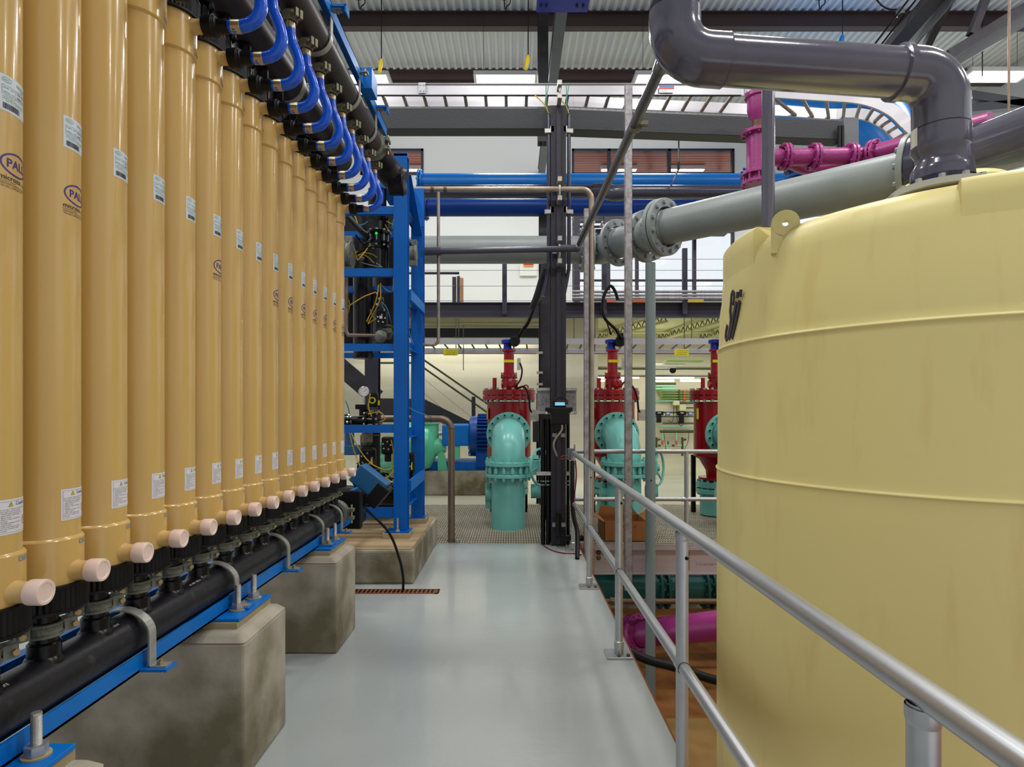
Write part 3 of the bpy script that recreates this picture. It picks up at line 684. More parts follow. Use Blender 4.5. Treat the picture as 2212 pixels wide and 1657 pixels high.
# ---------------------------------------------------------------- headers
ZH, RH = .75, .077
hd = thing('bottom_header', (XH, Y1, .61), 'thick black header pipe under the tan filter columns on the blue rail', 'pipe')
m = MB(); m.lathe((XH, .3, ZH), (0, 1, 0), [(RH, 0), (RH, 4.2)], 40, 0, False); m.build('pipe', 'poly', hd)
m = MB()
for y, tx in ((1.42, 'PE 3408 - SDR 11 - POTABLE'), (1.95, 'ASTM F714'), (2.45, 'PE 3408 - SDR 11')):
    fl = Flat(); fl.text(tx, 0, 0, .012, 0); fl.onto(m, lambda u, v, l: (XH + (RH + .0006) * cos(radians(68) - v / RH), y + u, ZH + (RH + .0006) * sin(radians(68) - v / RH)))
m.build('printed_line', 'white', hd)
m = MB(); m.lathe((XH, 4.52, ZH), (0, 1, 0), [(.08, 0), (.102, .004), (.104, .02), (.094, .03), (.094, .06), (.104, .07), (.102, .088), (.08, .092)], 36, 0, False)
for s in (-1, 1):
    for q in (-1, 1): m.box(XH + .096 * s, XH + .145 * s, 4.535, 4.595, ZH + q * .03 - .012, ZH + q * .03 + .012)
ec = m.build('end_coupling', 'cast_light', hd)
MB().tube((XH + .128, 4.565, ZH - .07), (XH + .128, 4.565, ZH + .07), .008, 8).build('coupling_bolt', 'brass_band', ec)
m = MB(); m.lathe((XH, 4.59, ZH), (0, 1, 0), [(RH, 0), (RH, .4)], 32, 0, True); m.build('far_end', 'black', hd)
th = thing('top_header', (XH, Y1, 3.35), 'thick black header pipe above the filter columns behind the blue hoses', 'pipe')
m = MB(); m.lathe((XH, .3, 3.47), (0, 1, 0), [(.11, 0), (.11, 4.35)], 40, 0, True); m.build('pipe', 'poly_brown', th)
m = MB(); m.lathe((XH, 4.15, 3.47), (0, 1, 0), [(.112, 0), (.138, .004), (.138, .03), (.127, .04), (.127, .07), (.138, .08), (.138, .108), (.112, .112)], 36, 0, False)
m.build('end_coupling', 'cast_light', th)
m = MB()
for y in (2.42, 3.55): m.lathe((XH, y, 3.47), (0, 1, 0), [(.111, 0), (.118, .001), (.118, .04), (.111, .041)], 36, 0, False)
m.build('band', 'strap', th)
uh = thing('backwash_header', (XU, 3, ZU), 'dark brown header pipe at the top, fed by the blue hoses', 'pipe')
m = MB(); m.lathe((XU, .3, ZU), (0, 1, 0), [(RU, 0), (RU, 4.3)], 36, 0, True); m.build('pipe', 'poly_brown', uh)
m = MB(); m.lathe((XU, 4.36, ZU), (0, 1, 0), [(RU, 0), (RU + .022, .003), (RU + .024, .02), (RU + .014, .03), (RU + .014, .07), (RU + .024, .08), (RU + .022, .1), (RU, .103)], 32, 0, False)
for q in (-1, 1): m.box(XU + .09, XU + .135, 4.37, 4.45, ZU + q * .03 - .012, ZU + q * .03 + .012)
e_ = m.build('end_coupling', 'cast_light', uh)
MB().tube((XU + .12, 4.41, ZU - .07), (XU + .12, 4.41, ZU + .07), .008, 8).build('coupling_bolt', 'brass_band', e_)
el = crv([(XU, 4.46, ZU), (XU, 4.58, ZU), (XU + .03, 4.72, ZU - .03), (XU + .1, 4.79, ZU - .1), (XU + .17, 4.8, ZU - .13)], 6)
m = MB(); m.path(el, [.088, .092, .1] + [.103] * (len(el) - 3), 28); m.build('rubber_elbow', 'black', uh)
m = MB(); m.lathe((XU + .09, 4.8, ZU - .12), (1, 0, 0), [(.1, -.04), (.108, -.036), (.108, .06), (.112, .062), (.112, .075), (.104, .085), (.0, .087)], 32, 0, False); m.build('end_cap', 'black_gloss', uh)
for y, lb in ((3.14, 'grey U strap holding the top brown pipe, nearest and highest in the photo'), (3.72, 'rusty grey U strap under the top brown pipe beside the blue block'), (4.17, 'grey U strap under the top brown pipe closest to its end coupling')):
    t = thing('pipe_strap', (XU, y, ZU), lb, 'strap', 'U straps on the top brown pipe')
    r = RU + .004; pts = [(XU + r, y, ZU + .14)] + [(XU + r * cos(a), y, ZU + r * sin(a)) for a in [radians(-10 * k) for k in range(0, 19)]] + [(XU - r, y, ZU + .1)]
    m = MB(); m.ribbon([(a, c) for a, b, c in pts], y, .018, -.005)
    m.box(XU + r - .002, XU + r + .055, y - .018, y + .018, ZU + .138, ZU + .144)
    m.build('band', 'strap', t)
    m = MB(); m.tube((XU + r + .035, y, ZU + .12), (XU + r + .035, y, ZU + .165), .006, 8); m.hexn((XU + r + .035, y, ZU + .124), (0, 0, 1), .011, .012); m.build('bolt', 'brass_band', t)
# straps over the bottom header
SY = (2.08, 2.72, 3.35, 3.97, 4.40)
sl = ['grey strap over the bottom header, nearest and largest in the photo', 'grey strap over the bottom header beside the large pier bolts', 'grey strap over the bottom header between the two seen piers', 'grey strap over the bottom header beside the second pier bolts', 'grey strap over the bottom header next to the end coupling']
for y, lb in zip(SY, sl):
    t = thing('pipe_strap', (XH, y, .7), lb, 'strap', 'straps over the bottom header')
    r = .081; pts = [(-1.247, y, .652), (-1.247, y, .76)] + [(XH + (r + .017 * max(0, cos(a))) * cos(a), y, ZH + .012 + r * sin(a)) for a in [radians(10 * k) for k in range(1, 19)]] + [(XH - r, y, .7)]
    m = MB(); m.ribbon([(a, c) for a, b, c in pts], y, .02, .006)
    m.box(-1.25, -1.185, y - .02, y + .02, .650, .6565)
    m.build('band', 'strap', t)
    m = MB(); m.hexn((-1.212, y, .6565), (0, 0, 1), .014, .011); m.tube((-1.212, y, .625), (-1.212, y, .674), .006, 8); m.build('bolt', 'brass_band', t)

# ---------------------------------------------------------------- skid frame
sk = thing('equipment_skid', (-1.2, 3.5, 0), 'bright blue steel skid frame carrying the header pipes and valves', 'frame')
m = MB(); m.box(-1.274, -1.266, .3, 4.72, .642, .702); m.box(-1.33, -1.266, .3, 4.72, .642, .650); m.build('front_rail', 'blue_rail', sk)
m = MB(); m.box(-1.50, -1.46, .3, 5.8, .642, .80); m.build('rear_rail', 'blue_frame', sk)
for y in SY:
    m = MB(); m.box(-1.27, -1.175, y - .034, y + .034, .6415, .650); m.build('strap_lug', 'blue_rail', sk)
# top rail with lugs
m = MB(); m.box(-.944, -.936, .3, 4.5, ZU + .10, ZU + .17); m.box(-1.0, -.936, .3, 4.5, ZU + .162, ZU + .17); m.build('top_rail', 'blue_rail', sk)
for y in (3.14, 4.17):
    m = MB(); m.box(-.94, -.86, y - .03, y + .03, ZU + .144, ZU + .155); m.box(-.865, -.857, y - .03, y + .03, ZU + .115, ZU + .155); m.build('strap_lug', 'blue_rail', sk)
m = MB(); m.box(-.965, -.885, 3.80, 3.95, 3.57, 3.70); m.build('lifting_block', 'blue_rail', sk)
# anchor plates on the piers
PY = (1.18, 2.485, 3.79)
for y in PY:
    m = MB(); m.box(-1.47, -1.166, y + .085, y + .43, .628, .642); m.build('anchor_plate', 'blue_rail', sk, bevel=.002)
    m = MB(); m.box(-1.44, -1.30, y + .18, y + .32, .642, .665); m.build('foot', 'blue_frame', sk)
# posts and beams
xa = -1.145; xb = -1.015
m = MB(); m.box(xa, xb, 5.82, 5.832, .37, 4.02); m.box(xa, xb, 5.93, 5.942, .37, 4.02); m.box((xa + xb) / 2 - .005, (xa + xb) / 2 + .005, 5.83, 5.93, .37, 4.02); m.box(xa, xb, 5.82, 5.942, 4.0, 4.03); m.build('post', 'blue_frame', sk)
xc, xd = -1.107, -.975
m = MB(); m.box(xc, xd, 6.6, 6.612, .37, 3.95); m.box(xc, xd, 6.71, 6.722, .37, 3.95); m.box((xc + xd) / 2 - .005, (xc + xd) / 2 + .005, 6.61, 6.71, .37, 3.95); m.build('post', 'blue_frame', sk)
m = MB(); m.box(-1.22, -.99, 5.77, 5.98, .357, .37); m.build('base_plate', 'blue_frame', sk); m = MB(); m.box(-1.18, -.95, 6.56, 6.78, .357, .37); m.build('base_plate', 'blue_frame', sk)
for za, zb in ((ZZ(463, 5.85), ZZ(446, 5.85)), (ZZ(597, 5.85), ZZ(580, 5.85)), (ZZ(758, 5.85), ZZ(743, 5.85)), (ZZ(935, 5.85), ZZ(918, 5.85)), (ZZ(1118, 5.85), ZZ(1097, 5.85))):
    m = MB(); m.box(-3.2, xa, 5.84, 5.9, za, zb); m.build('cross_beam', 'blue_frame', sk)
    m = MB(); m.box(-3.2, xa, 6.62, 6.68, za, zb - .01); m.build('cross_beam', 'blue_frame', sk)
for z in (ZZ(455, 6.2), ZZ(515, 6.2), ZZ(645, 6.2), ZZ(745, 6.2), ZZ(935, 6.2), ZZ(1080, 6.2)):
    m = MB(); m.box(-1.11, -1.04, 5.94, 6.6, z - .05, z - .04); m.box(-1.10, -1.09, 5.94, 6.6, z - .05, z + .05); m.build('side_beam', 'blue_frame', sk)
m = MB(); m.prism([(5.94, 3.93), (6.62, 3.93), (6.62, 3.44), (6.3, 3.6)], (-1.07, 0, 0), (0, 1, 0), (0, 0, 1), (1, 0, 0), .01); m.beam((-1.03, 5.93, 3.86), (-1.02, 6.6, 3.46), .07, .014); m.build('gusset', 'blue_frame', sk)
m = MB(); m.beam((-1.01, 5.94, ZZ(636, 5.94)), (-.98, 6.66, ZZ(668, 6.66)), .03, .1); m.build('brace', 'blue_rail', sk)
m = MB(); m.beam((-1.01, 5.94, ZZ(1050, 5.94)), (-.98, 6.66, ZZ(1025, 6.66)), .03, .11); m.build('brace', 'blue_rail', sk)
m = MB(); m.box(-1.32, -1.16, 6.0, 6.5, 3.75, 4.05); m.build('cross_head', 'blue_rail', sk)
m = MB(); m.box(-1.105, -.965, 6.59, 6.598, 3.55, 3.97); m.build('post_head', 'blue_rail', sk)

# concrete piers
def pier(m, x0, x1, y0, y1, z0, z1, c):
    m.box(x0, x1, y0, y1, z0, z1 - c)
    v = [(x0, y0, z1 - c), (x1, y0, z1 - c), (x1, y1, z1 - c), (x0, y1, z1 - c), (x0 + c, y0 + c, z1), (x1 - c, y0 + c, z1), (x1 - c, y1 - c, z1), (x0 + c, y1 - c, z1)]
    m.add(v, [(0, 1, 5, 4), (1, 2, 6, 5), (2, 3, 7, 6), (3, 0, 4, 7), (4, 5, 6, 7)])
for i, y in enumerate(PY):
    t = thing('concrete_pier', (-1.5, y + .23, 0), ('weathered concrete pier cut off at the lower left corner, nearest the camera', 'weathered concrete pier with chamfered top, the large one at the lower left', 'weathered concrete pier with chamfered top, farther one before the concrete pad')[i], 'pier', 'concrete piers under the skid')
    m = MB(); pier(m, -1.95, -1.105, y, y + .46, 0, .6, .03); m.build('block', 'concrete', t, bevel=.012)
    m = MB(); m.box(-1.48, -1.17, y + .08, y + .435, .595, .628); m.build('grout_pad', 'grout', t, bevel=.004)
k = 0
for i, y in enumerate(PY):
    for dy in (.205, .37):
        bx, by = -1.225, y + dy
        if i == 0 and dy < .3: k += 1; continue
        t = thing('anchor_bolt', (bx, by, .642), ('galvanised anchor bolt %s' % ('', 'at the lower left corner of the photo', 'nearer one on the large pier', 'farther one on the large pier', 'nearer one on the second seen pier', 'farther one on the second seen pier')[k]), 'bolt', 'anchor bolts of the skid'); k += 1
        m = MB(); prof = [(.0115, 0)]
        for q in range(34): prof += [(.0115, .0 + q * .0032), (.0132, .0016 + q * .0032)]
        prof += [(.012, .112), (.0, .113)]
        m.lathe((bx, by, .642), (0, 0, 1), prof, 14, 0, False, False, False); m.build('stud', 'zinc', t)
        MB().hexn((bx, by, .648), (0, 0, 1), .027, .024).build('nut', 'zinc', t, bevel=.002)
        m = MB(); m.lathe((bx, by, .642), (0, 0, 1), [(.012, 0), (.034, 0), (.034, .005), (.012, .006)], 20, 0, False); m.build('washer', 'grout', t)
# wide pad under the frame posts
t = thing('concrete_pad', (-2, 6.2, 0), 'wide low concrete pad with stained top under the blue frame posts', 'pad')
m = MB(); m.box(-3.4, -.87, 5.32, 7.0, 0, .3); m.build('block', 'concrete', t, bevel=.02)
m = MB(); m.box(-3.38, -.893, 5.342, 6.98, .298, .306); m.build('stained_top', 'concrete_top', t)
m = MB(); m.box(-1.24, -.985, 5.76, 5.99, .306, .357); m.build('grout_pad', 'grout', t, bevel=.003); m = MB(); m.box(-1.2, -.94, 6.55, 6.8, .306, .357); m.build('grout_pad', 'grout', t, bevel=.003)
t = thing('anchor_bolt', (-1.1, 5.79, .37), 'thin anchor bolt at the foot of the nearer blue frame post', 'bolt', 'anchor bolts of the skid')
m = MB(); m.tube((-1.1, 5.79, .36), (-1.1, 5.79, .5), .009, 8); m.build('stud', 'zinc', t); MB().hexn((-1.1, 5.79, .37), (0, 0, 1), .02, .02).build('nut', 'zinc', t)

# trench drain and hose
t = thing('trench_drain', (-.97, 5.1, 0), 'narrow rusty trench drain grate in the floor before the concrete pad', 'drain')
m = MB(); m.box(-1.6, -.62, 5.035, 5.05, 0, .004); m.box(-1.6, -.62, 5.15, 5.165, 0, .004)
x = -1.6
while x < -.62: m.box(x, x + .014, 5.05, 5.15, 0, .004); x += .036
m.box(-.645, -.62, 5.035, 5.165, 0, .004); m.build('grate', 'rust', t)
MB().box(-1.6, -.62, 5.04, 5.16, .0002, .0008).build('channel', 'black', t)  # flat black sheet on the floor, paints the shade inside the drain slots
y0 = 4.9
tag(MB().path(crv([(-1.3, 5.0, .79), (-1.22, 5.05, .70), (-1.05, 5.12, .50), (-.96, 5.12, .28), (-.925, 5.11, .12), (-.925, 5.105, -.0)], 8), .0115, 10).build('drain_hose', 'black'), 'thin black hose curving down from the header end into the floor drain', 'hose')
# black rubber flap and blue transmitter at the header end
t = thing('check_valve', (-1.28, 4.9, .4), 'black square rubber faced valve body at the far end of the bottom header', 'valve')
m = MB(); m.box(-1.44, -1.19, 4.73, 4.8, .60, .90); m.build('face_plate', 'black', t, bevel=.01)
m = MB(); m.box(-1.4, -1.21, 4.8, 5.0, .62, .86); m.build('body', 'black_gloss', t, bevel=.01)
t = thing('transmitter', (-1.25, 5.2, .95), 'blue tilted actuator box beside the farthest tan column bottom', 'actuator')
m = MB(); m.obox(P(800, 1040, 5.1), (.75, .1, -.62), (0, 1, 0), (.62, 0, .75), .14, .09, .085); m.build('box', 'blue_box', t, bevel=.012)
m = MB(); m.obox(P(818, 1068, 5.12), (.75, .1, -.62), (0, 1, 0), (.62, 0, .75), .06, .1, .1); m.build('end_cover', 'black', t, bevel=.01)
# ================================================================ handrail
XR = .67
hr = thing('handrail', (XR, 3.5, 0), 'satin aluminium handrail along the floor edge, running toward the camera', 'railing', 'aluminium railings')
m = MB(); m.path([(XR, -.2, 1.07), (XR, 6.58, 1.07)], .0245, 20, caps=True); m.build('top_rail', 'alu', hr)
m = MB(); m.path([(XR, -.2, .527), (XR, 6.6, .527)], .0235, 20); 
for y in (2.37, 3.77, 5.22): m.lathe((XR, y - .03, .527), (0, 1, 0), [(.026, 0), (.0265, .01), (.0265, .06), (.026, .07)], 20, 0, False)
m.build('mid_rail', 'alu', hr)
for y in (.98, 2.37, 3.77, 5.22, 6.6):
    m = MB(); m.tube((XR, y, .08), (XR, y, 1.055), .0245, 20, caps=False); m.lathe((XR, y, 1.02), (0, 0, 1), [(.0245, 0), (.027, .012), (.027, .03)], 20, 0, False); m.build('post', 'alu', hr)
    m = MB(); m.box(XR - .085, XR + .075, y - .07, y + .07, 0, .014); m.build('base_plate', 'alu', hr, bevel=.002)
    m = MB(); m.lathe((XR, y, .014), (0, 0, 1), [(.03, 0), (.03, .075), (.0245, .08)], 20, 0, False); m.build('socket', 'alu', hr)
    m = MB(); m.tube((XR + .012, y - .026, .955), (XR + .011, y - .0232, .955), .007, 12); m.hexn((XR + .012, y - .0245, .955), (.3, -1, 0), .004, .003); m.build('set_screw', 'black', hr)
    MB().hexn((XR - .01, y - .055, .014), (0, 0, 1), .011, .012).build('foot_bolt', 'cast_brown', hr); m = MB(); m.hexn((XR + .05, y - .045, .014), (0, 0, 1), .011, .012); m.build('foot_bolt', 'cast_brown', hr)
br = thing('handrail', (2, 6.85, 0), 'aluminium handrail crossing behind the corner, parallel to the grating edge', 'railing', 'aluminium railings')
m = MB(); m.path([(.70, 6.85, 1.07)] + [(4.2, 6.85, 1.07)], .0245, 16); m.build('top_rail', 'alu', br)
m = MB(); m.path([(.70, 6.85, .527), (4.2, 6.85, .527)], .0235, 16); m.lathe((1.93, 6.85, .527), (1, 0, 0), [(.028, 0), (.028, .09)], 16); m.build('mid_rail', 'alu', br)
for x in (1.985, 3.9): m = MB(); m.tube((x, 6.85, .0), (x, 6.85, 1.06), .0245, 16); m.build('post', 'alu', br)

# ================================================================ storage tank
TX, TY, TR, TB = 2.462, 3.389, 1.24, LOW + .07
def tank_hit(px, R=TR):
    k = (px - CX) / F; a = k * k + 1; b = -2 * (k * TX + TY); c = TX * TX + TY * TY - R * R
    D = max(0, b * b - 4 * a * c); y = (-b - sqrt(D)) / (2 * a); return k * y, y, atan2(y - TY, k * y - TX)
tk = thing('storage_tank', (TX, TY, TB), 'huge pale yellow plastic tank with moulded rings filling the right side', 'tank')
prof = [(0, TB), (TR - .03, TB), (TR, TB + .03), (TR, .2), (TR, 1.10), (TR, 1.168), (TR + .001, 1.173), (TR + .006, 1.178), (TR + .006, 1.183), (TR - .003, 1.188), (TR - .004, 1.194), (TR - .005, 1.215), (TR - .006, 1.5), (TR - .006, 1.87), (TR - .005, 1.892), (TR + .001, 1.897), (TR + .001, 1.902), (TR - .008, 1.907), (TR - .011, 1.914), (TR - .013, 1.95), (TR - .018, 2.12), (TR - .03, 2.20), (TR - .036, 2.30), (TR - .045, 2.36), (TR - .065, 2.41), (TR - .10, 2.445), (TR - .16, 2.47), (TR - .34, 2.51), (TR - .6, 2.60), (.36, 2.72), (.3, 2.74), (0, 2.74)]
m = MB(); m.lathe((TX, TY, 0), (0, 0, 1), prof, 160, 0, False, True, False)
# vertical mould seams
for px in (1822, 1998, 2048):
    x, y, a = tank_hit(px); n = Vector((cos(a), sin(a), 0)); tt = Vector((-sin(a), cos(a), 0))
m.build('shell', 'tank', tk)
def lug(name, a0, a1, z0, z1, r0, r1, ch=.05):
    m = MB(); n = 10; vs = []
    for i in range(n + 1):
        a = a0 + (a1 - a0) * i / n; c, s = cos(a), sin(a)
        for r, z in ((r0, z1), (r1 - .02, z1), (r1, z1 - .02), (r1 + .001, (z0 + z1) / 2), (r1, z0)): vs.append((TX + r * c, TY + r * s, z))
    fs = [(i * 5 + j, (i + 1) * 5 + j, (i + 1) * 5 + j + 1, i * 5 + j + 1) for i in range(n) for j in range(4)]
    m.add(vs, fs, 0, True)
    for e, sg in ((0, -1), (n, 1)):
        a = (a0, a1)[e > 0]; b = a + sg * ch; q = [vs[e * 5 + j] for j in range(5)]
        w_ = [(TX + (r1 - .16) * cos(b), TY + (r1 - .16) * sin(b), z0 + .08), (TX + r0 * cos(a), TY + r0 * sin(a), z0 + .1)]
        m.add(q + w_, [(0, 1, 2, 3, 4, 5, 6)])
    return m.build(name, 'tank', tk)
aL = tank_hit(1614)[2]; aR0 = tank_hit(2078)[2]
lug('tie_down_lug', aL - radians(26), aL, 2.30, 2.505, TR - .5, TR - .0365)
lug('tie_down_lug', aR0, aR0 + radians(24), 2.30, 2.462, TR - .5, TR - .0365)
# lifting ear
x, y, a = tank_hit(1696, TR - .09); o = Vector((x, y, 2.30)); tt = Vector((.93, -.37, 0)).normalized(); nn = Vector((-.37, -.93, 0)).normalized()
m = MB(); outer = [(-.058, 0), (.058, 0), (.058, .17)] + [(.058 * cos(t_), .17 + .058 * sin(t_)) for t_ in [radians(15 * k) for k in range(1, 12)]] + [(-.058, .17)]
hole = [(.016 * cos(t_), .165 + .016 * sin(t_)) for t_ in [2 * pi * k / 16 for k in range(16)]]
N = len(outer)
# plate with a through hole: outer ring matched to hole ring
ring = [(.066 * cos(2 * pi * k / 16), .165 + .066 * sin(2 * pi * k / 16)) for k in range(16)]
ring = [(u, v if not (v < .165 and abs(v - .165) > .03) else v) for u, v in ring]
for sgn in (0, .035):
    vs = [o + tt * u + Vector((0, 0, v)) + nn * sgn for u, v in ring + hole]
    m.add(vs, [(k, (k + 1) % 16, 16 + (k + 1) % 16, 16 + k) for k in range(16)])
m.add([o + tt * u + Vector((0, 0, v)) + nn * d for d in (0, .035) for u, v in ring], [(k, (k + 1) % 16, 16 + (k + 1) % 16, 16 + k) for k in range(16)], 0, True)
m.add([o + tt * u + Vector((0, 0, v)) + nn * d for d in (0, .035) for u, v in hole], [(k, 16 + k, 16 + (k + 1) % 16, (k + 1) % 16) for k in range(16)], 0, True)
m.prism([(-.066, .02), (.095, .02), (.072, .07), (.066, .16), (.046, .119), (0, .1), (-.046, .119), (-.066, .16)], o, tt, Vector((0, 0, 1)), nn, .035)
m.build('lifting_ear', 'tank', tk)
# raised black lettering, partly around the curve
def onT(px, py, off):
    x, y, a = tank_hit(px, TR - .012 + off); return Vector((x, y, ZZ(py, y)))
def stroke(m, pts, w, off=.005):
    "ribbon along photo points, laid on the tank wall, with thickness"
    P3 = [onT(px, py, 0) for px, py in pts]
    for i, (p, q) in enumerate(zip(P3, P3[1:])):
        c = (p + q) / 2; n = Vector((c.x - TX, c.y - TY, 0)).normalized(); d = (q - p).normalized(); s_ = d.cross(n).normalized()
        m.obox(c + n * off / 2, d, s_, n, (q - p).length / 2 + w * .3, w, off / 2)
m = MB()
S_ = [(1584, 658), (1586, 645), (1586.5, 634), (1584, 630), (1581, 637), (1579.5, 655), (1578, 672), (1579.5, 690), (1577.5, 708), (1573.5, 728), (1570, 734), (1568, 728), (1569, 716), (1571.5, 703)]
stroke(m, S_, .0105)
stroke(m, [(1591.3, 653), (1586, 680), (1581, 708), (1576, 732)], .013); stroke(m, [(1598, 650), (1593, 680), (1587, 708), (1582, 730)], .013)
stroke(m, [(1594.3, 632), (1593.3, 643)], .013); stroke(m, [(1601.3, 627), (1600, 640)], .013)
m.build('raised_lettering', 'tank_black', tk)
m = MB(); m.lathe((TX, TY, 2.70), (0, 0, 1), [(.3, 0), (.3, .06), (.27, .09), (0, .1)], 40, 0, False); m.build('manway_lid', 'tank', tk)

# ================================================================ big grey plastic pipe over the tank
RP = .110
D0 = Vector((2.0, 2.83, 0))
pv = thing('plastic_pipe', (2.0, 2.83, 2.5), 'large glossy grey plastic pipe with elbows dropping onto the yellow tank', 'pipe')
pL = P(1457, 130, 2.82); pR = P(2032, 164, 2.86)
corner2 = Vector((pR.x, pR.y, pR.z)); down = P(2047, 400, 2.86); up = Vector((pL.x, pL.y, 5.2)); c1 = P(1457, 134, 2.82)
c1 = Vector((c1.x, c1.y, pR.z + .065))
pts = bend(up, c1, corner2, .155, 12); m = MB(); m.path([up, pts[0] + Vector((0, 0, .1))], RP, 36); d1 = (corner2 - c1).normalized()
m.path([c1 + d1 * .13, corner2 - d1 * .13], RP, 40, caps=False); m.path([corner2 - Vector((0, 0, .2)), down + Vector((0, 0, .02))], RP, 40, caps=False)
m.build('pipe_run', 'pvc', pv)
m = MB(); e1 = [pts[0] + Vector((0, 0, .06))] + pts + [pts[-1] + d1 * .085]; m.path(e1, RP + .009, 40)
m.lathe(pts[-1] + d1 * .084, d1, [(RP + .009, 0), (RP + .010, .006), (RP, .007)], 40, 0, False)
m.build('elbow', 'pvc', pv)
m = MB(); dn = Vector((0, 0, -1)); p2 = bend(corner2 - d1 * 1, corner2, corner2 + dn * 1, .145, 12)
m.path([p2[0] - d1 * .06] + p2 + [p2[-1] + dn * .08], RP + .009, 40); m.lathe(p2[0] - d1 * .085, d1, [(RP, 0), (RP + .016, .004), (RP + .017, .03), (RP + .009, .034)], 40, 0, False)
m.build('elbow', 'pvc', pv)
m = MB(); zt = p2[-1].z - .08; cx_, cy_ = corner2.x, corner2.y
m.lathe((cx_, cy_, zt), dn, [(RP + .009, -.02), (RP + .009, .035), (RP + .005, .037), (RP + .005, .041), (RP + .012, .043), (RP + .013, .125), (RP + .010, .145), (RP - .004, .165), (RP - .006, .185), (RP - .002, .205), (RP + .010, .225), (RP + .014, .245), (RP + .014, .30), (RP + .009, .302), (RP + .009, .306), (RP + .015, .308), (RP + .015, .5)], 48, 0, False)
m.build('coupling', 'pvc', pv)
zf = 2.548
m = MB(); m.lathe((cx_, cy_, zf), (0, 0, 1), [(RP + .01, .085), (RP + .014, .08), (RP + .014, .03)], 48, 0, False); m.build('lower_stub', 'pvc_dark', pv)
m = MB(); m.lathe((cx_, cy_, zf), (0, 0, 1), [(.10, 0), (.215, 0), (.215, .028), (.10, .03)], 48, 0, False); fg = m.build('tank_flange', 'flange_grey', pv)
bolt_ring('flange_bolt', 'zinc', fg, (cx_, cy_, zf + .028), (0, 0, 1), .175, 12, lambda m, p: (m.hexn(p, (0, 0, 1), .015, .026), m.tube(p, p + Vector((0, 0, .004)), .024, 12)), .2)
fl = Flat(); fl.grid(0, .05, 0, .085, 8, 0)
for k in range(9): fl.rect(.006 + .0 * k, .044, .008 + k * .008, .011 + k * .008, 1)
m = MB(); a0 = radians(162); fl.onto(m, lambda u, v, l: (cx_ + (RP + .0138 + .0006 * l) * cos(a0 + u / RP), cy_ + (RP + .0138 + .0006 * l) * sin(a0 + u / RP), zt - .12 + v)); m.build('paper_sticker', ['white', 'ink_grey'], pv)
# post that carries it
t = thing('pipe_support', (1.975, 4.62, 2.0), 'shiny dark vertical pipe standing behind the tank corner, in front of the pink valve', 'pipe')
m = MB(); m.tube((1.975, 4.64, LOW), (1.975, 4.64, 4.2), .048, 24); m.build('shaft', 'pvc', t)
# slanting small pipe
dp = thing('small_pipe', (.7, 5, 3.3), 'slim dark grey pipe slanting down from the plastic elbow to the middle column', 'pipe')
a, b = P(1424, 152, 3.1), P(1278, 470, 5.6); c_, e_ = P(1246, 538, 6.62), P(922, 541, 6.62)
m = MB(); m.path([P(1436, 128, 2.95), a, b, P(1252, 527, 6.4)], .031, 18); m.build('slanting_run', 'pvc_small', dp)
m = MB(); m.path([a + (a - b).normalized() * .12, a], [.045, .036], 18); m.build('coupling', 'pvc_small', dp)
m = MB(); m.path([Vector((c_.x, 6.6, c_.z)), Vector((e_.x, 6.6, e_.z - .02))], .034, 18); m.sphere((c_.x, 6.6, c_.z), .043, 14); m.path([(e_.x + .16, 6.6, e_.z - .015), (e_.x - .02, 6.6, e_.z - .02)], .046, 18); m.lathe((c_.x - .18, 6.6, c_.z), (1, 0, 0), [(.042, 0), (.042, .16)], 16); m.build('level_run', 'pvc_small', dp)
m = MB(); q = P(1381, 268, 3.7); m.lathe(P(1374, 272, 3.7), (b - a), [(.036, 0), (.036, .03)], 16, 0, True); m.box(q.x - .0, q.x + .05, q.y - .02, q.y + .02, q.z - .01, q.z + .012); m.build('clamp', 'cast_grey', dp)

# ================================================================ grey green main
gp = thing('grey_main', (0, 7.5, 3.6), 'large grey green flanged pipe rising from the left and over the yellow tank', 'pipe')
gA, gB, gC, gD = P(886, 540, 8.5), P(1262, 540, 8.5), P(1432, 492, 6.75), P(1976, 374, 4.85)
dG = (gD - gC).normalized(); m = MB(); RG = .192
m.tube(gA, gB, RG, 36); m.build('far_run', 'greygreen', gp)
m = MB(); m.tube(gC, gD, RG, 44); m.build('near_run', 'greygreen', gp)
def flange(m, c, d, R, th, n, br=.02, ri=None):
    d = Vector(d).normalized(); c = Vector(c); m.lathe(c - d * th / 2, d, [((ri or R * .7), 0), (R - .005, 0), (R, .004), (R, th - .004), (R - .005, th), ((ri or R * .7), th)], 40, 0, False)
    m.ring_bolts(c + d * th / 2, d, R * .86, n, br, br * 1.1, ph=.15); m.ring_bolts(c - d * th / 2, -d, R * .86, n, br, br * 1.1, ph=.15)
    for i in range(1): pass
q1 = P(1335, 525, 8.1); q2 = P(1392, 512, 7.35)
m = MB(); flange(m, gB - Vector((.02, 0, 0)), (1, 0, 0), .31, .05, 12); flange(m, gB + Vector((.1, 0, 0)), (1, 0, 0), .31, .05, 12); m.build('coupling_flanges', 'greygreen', gp)
pe = crv([gB, gB + Vector((.22, 0, 0)), q1, q2, gC - dG * .1, gC], 6); m = MB(); m.path(pe, [RG] * 6 + [RG + .01] * (len(pe) - 6), 36); m.build('elbow', 'greygreen', gp)
d2 = Vector((.55, -1, -.02)); 
m = MB(); flange(m, q1, (.62, -.95, 0), .31, .06, 12, .024); m.build('elbow_flange', 'greygreen', gp); m = MB(); flange(m, q2, (.62, -1, 0), .31, .05, 12, .026); flange(m, q2 + Vector((.62, -1, 0)).normalized() * .06, (.62, -1, 0), .31, .05, 12, .026); m.build('elbow_flange', 'greygreen', gp)
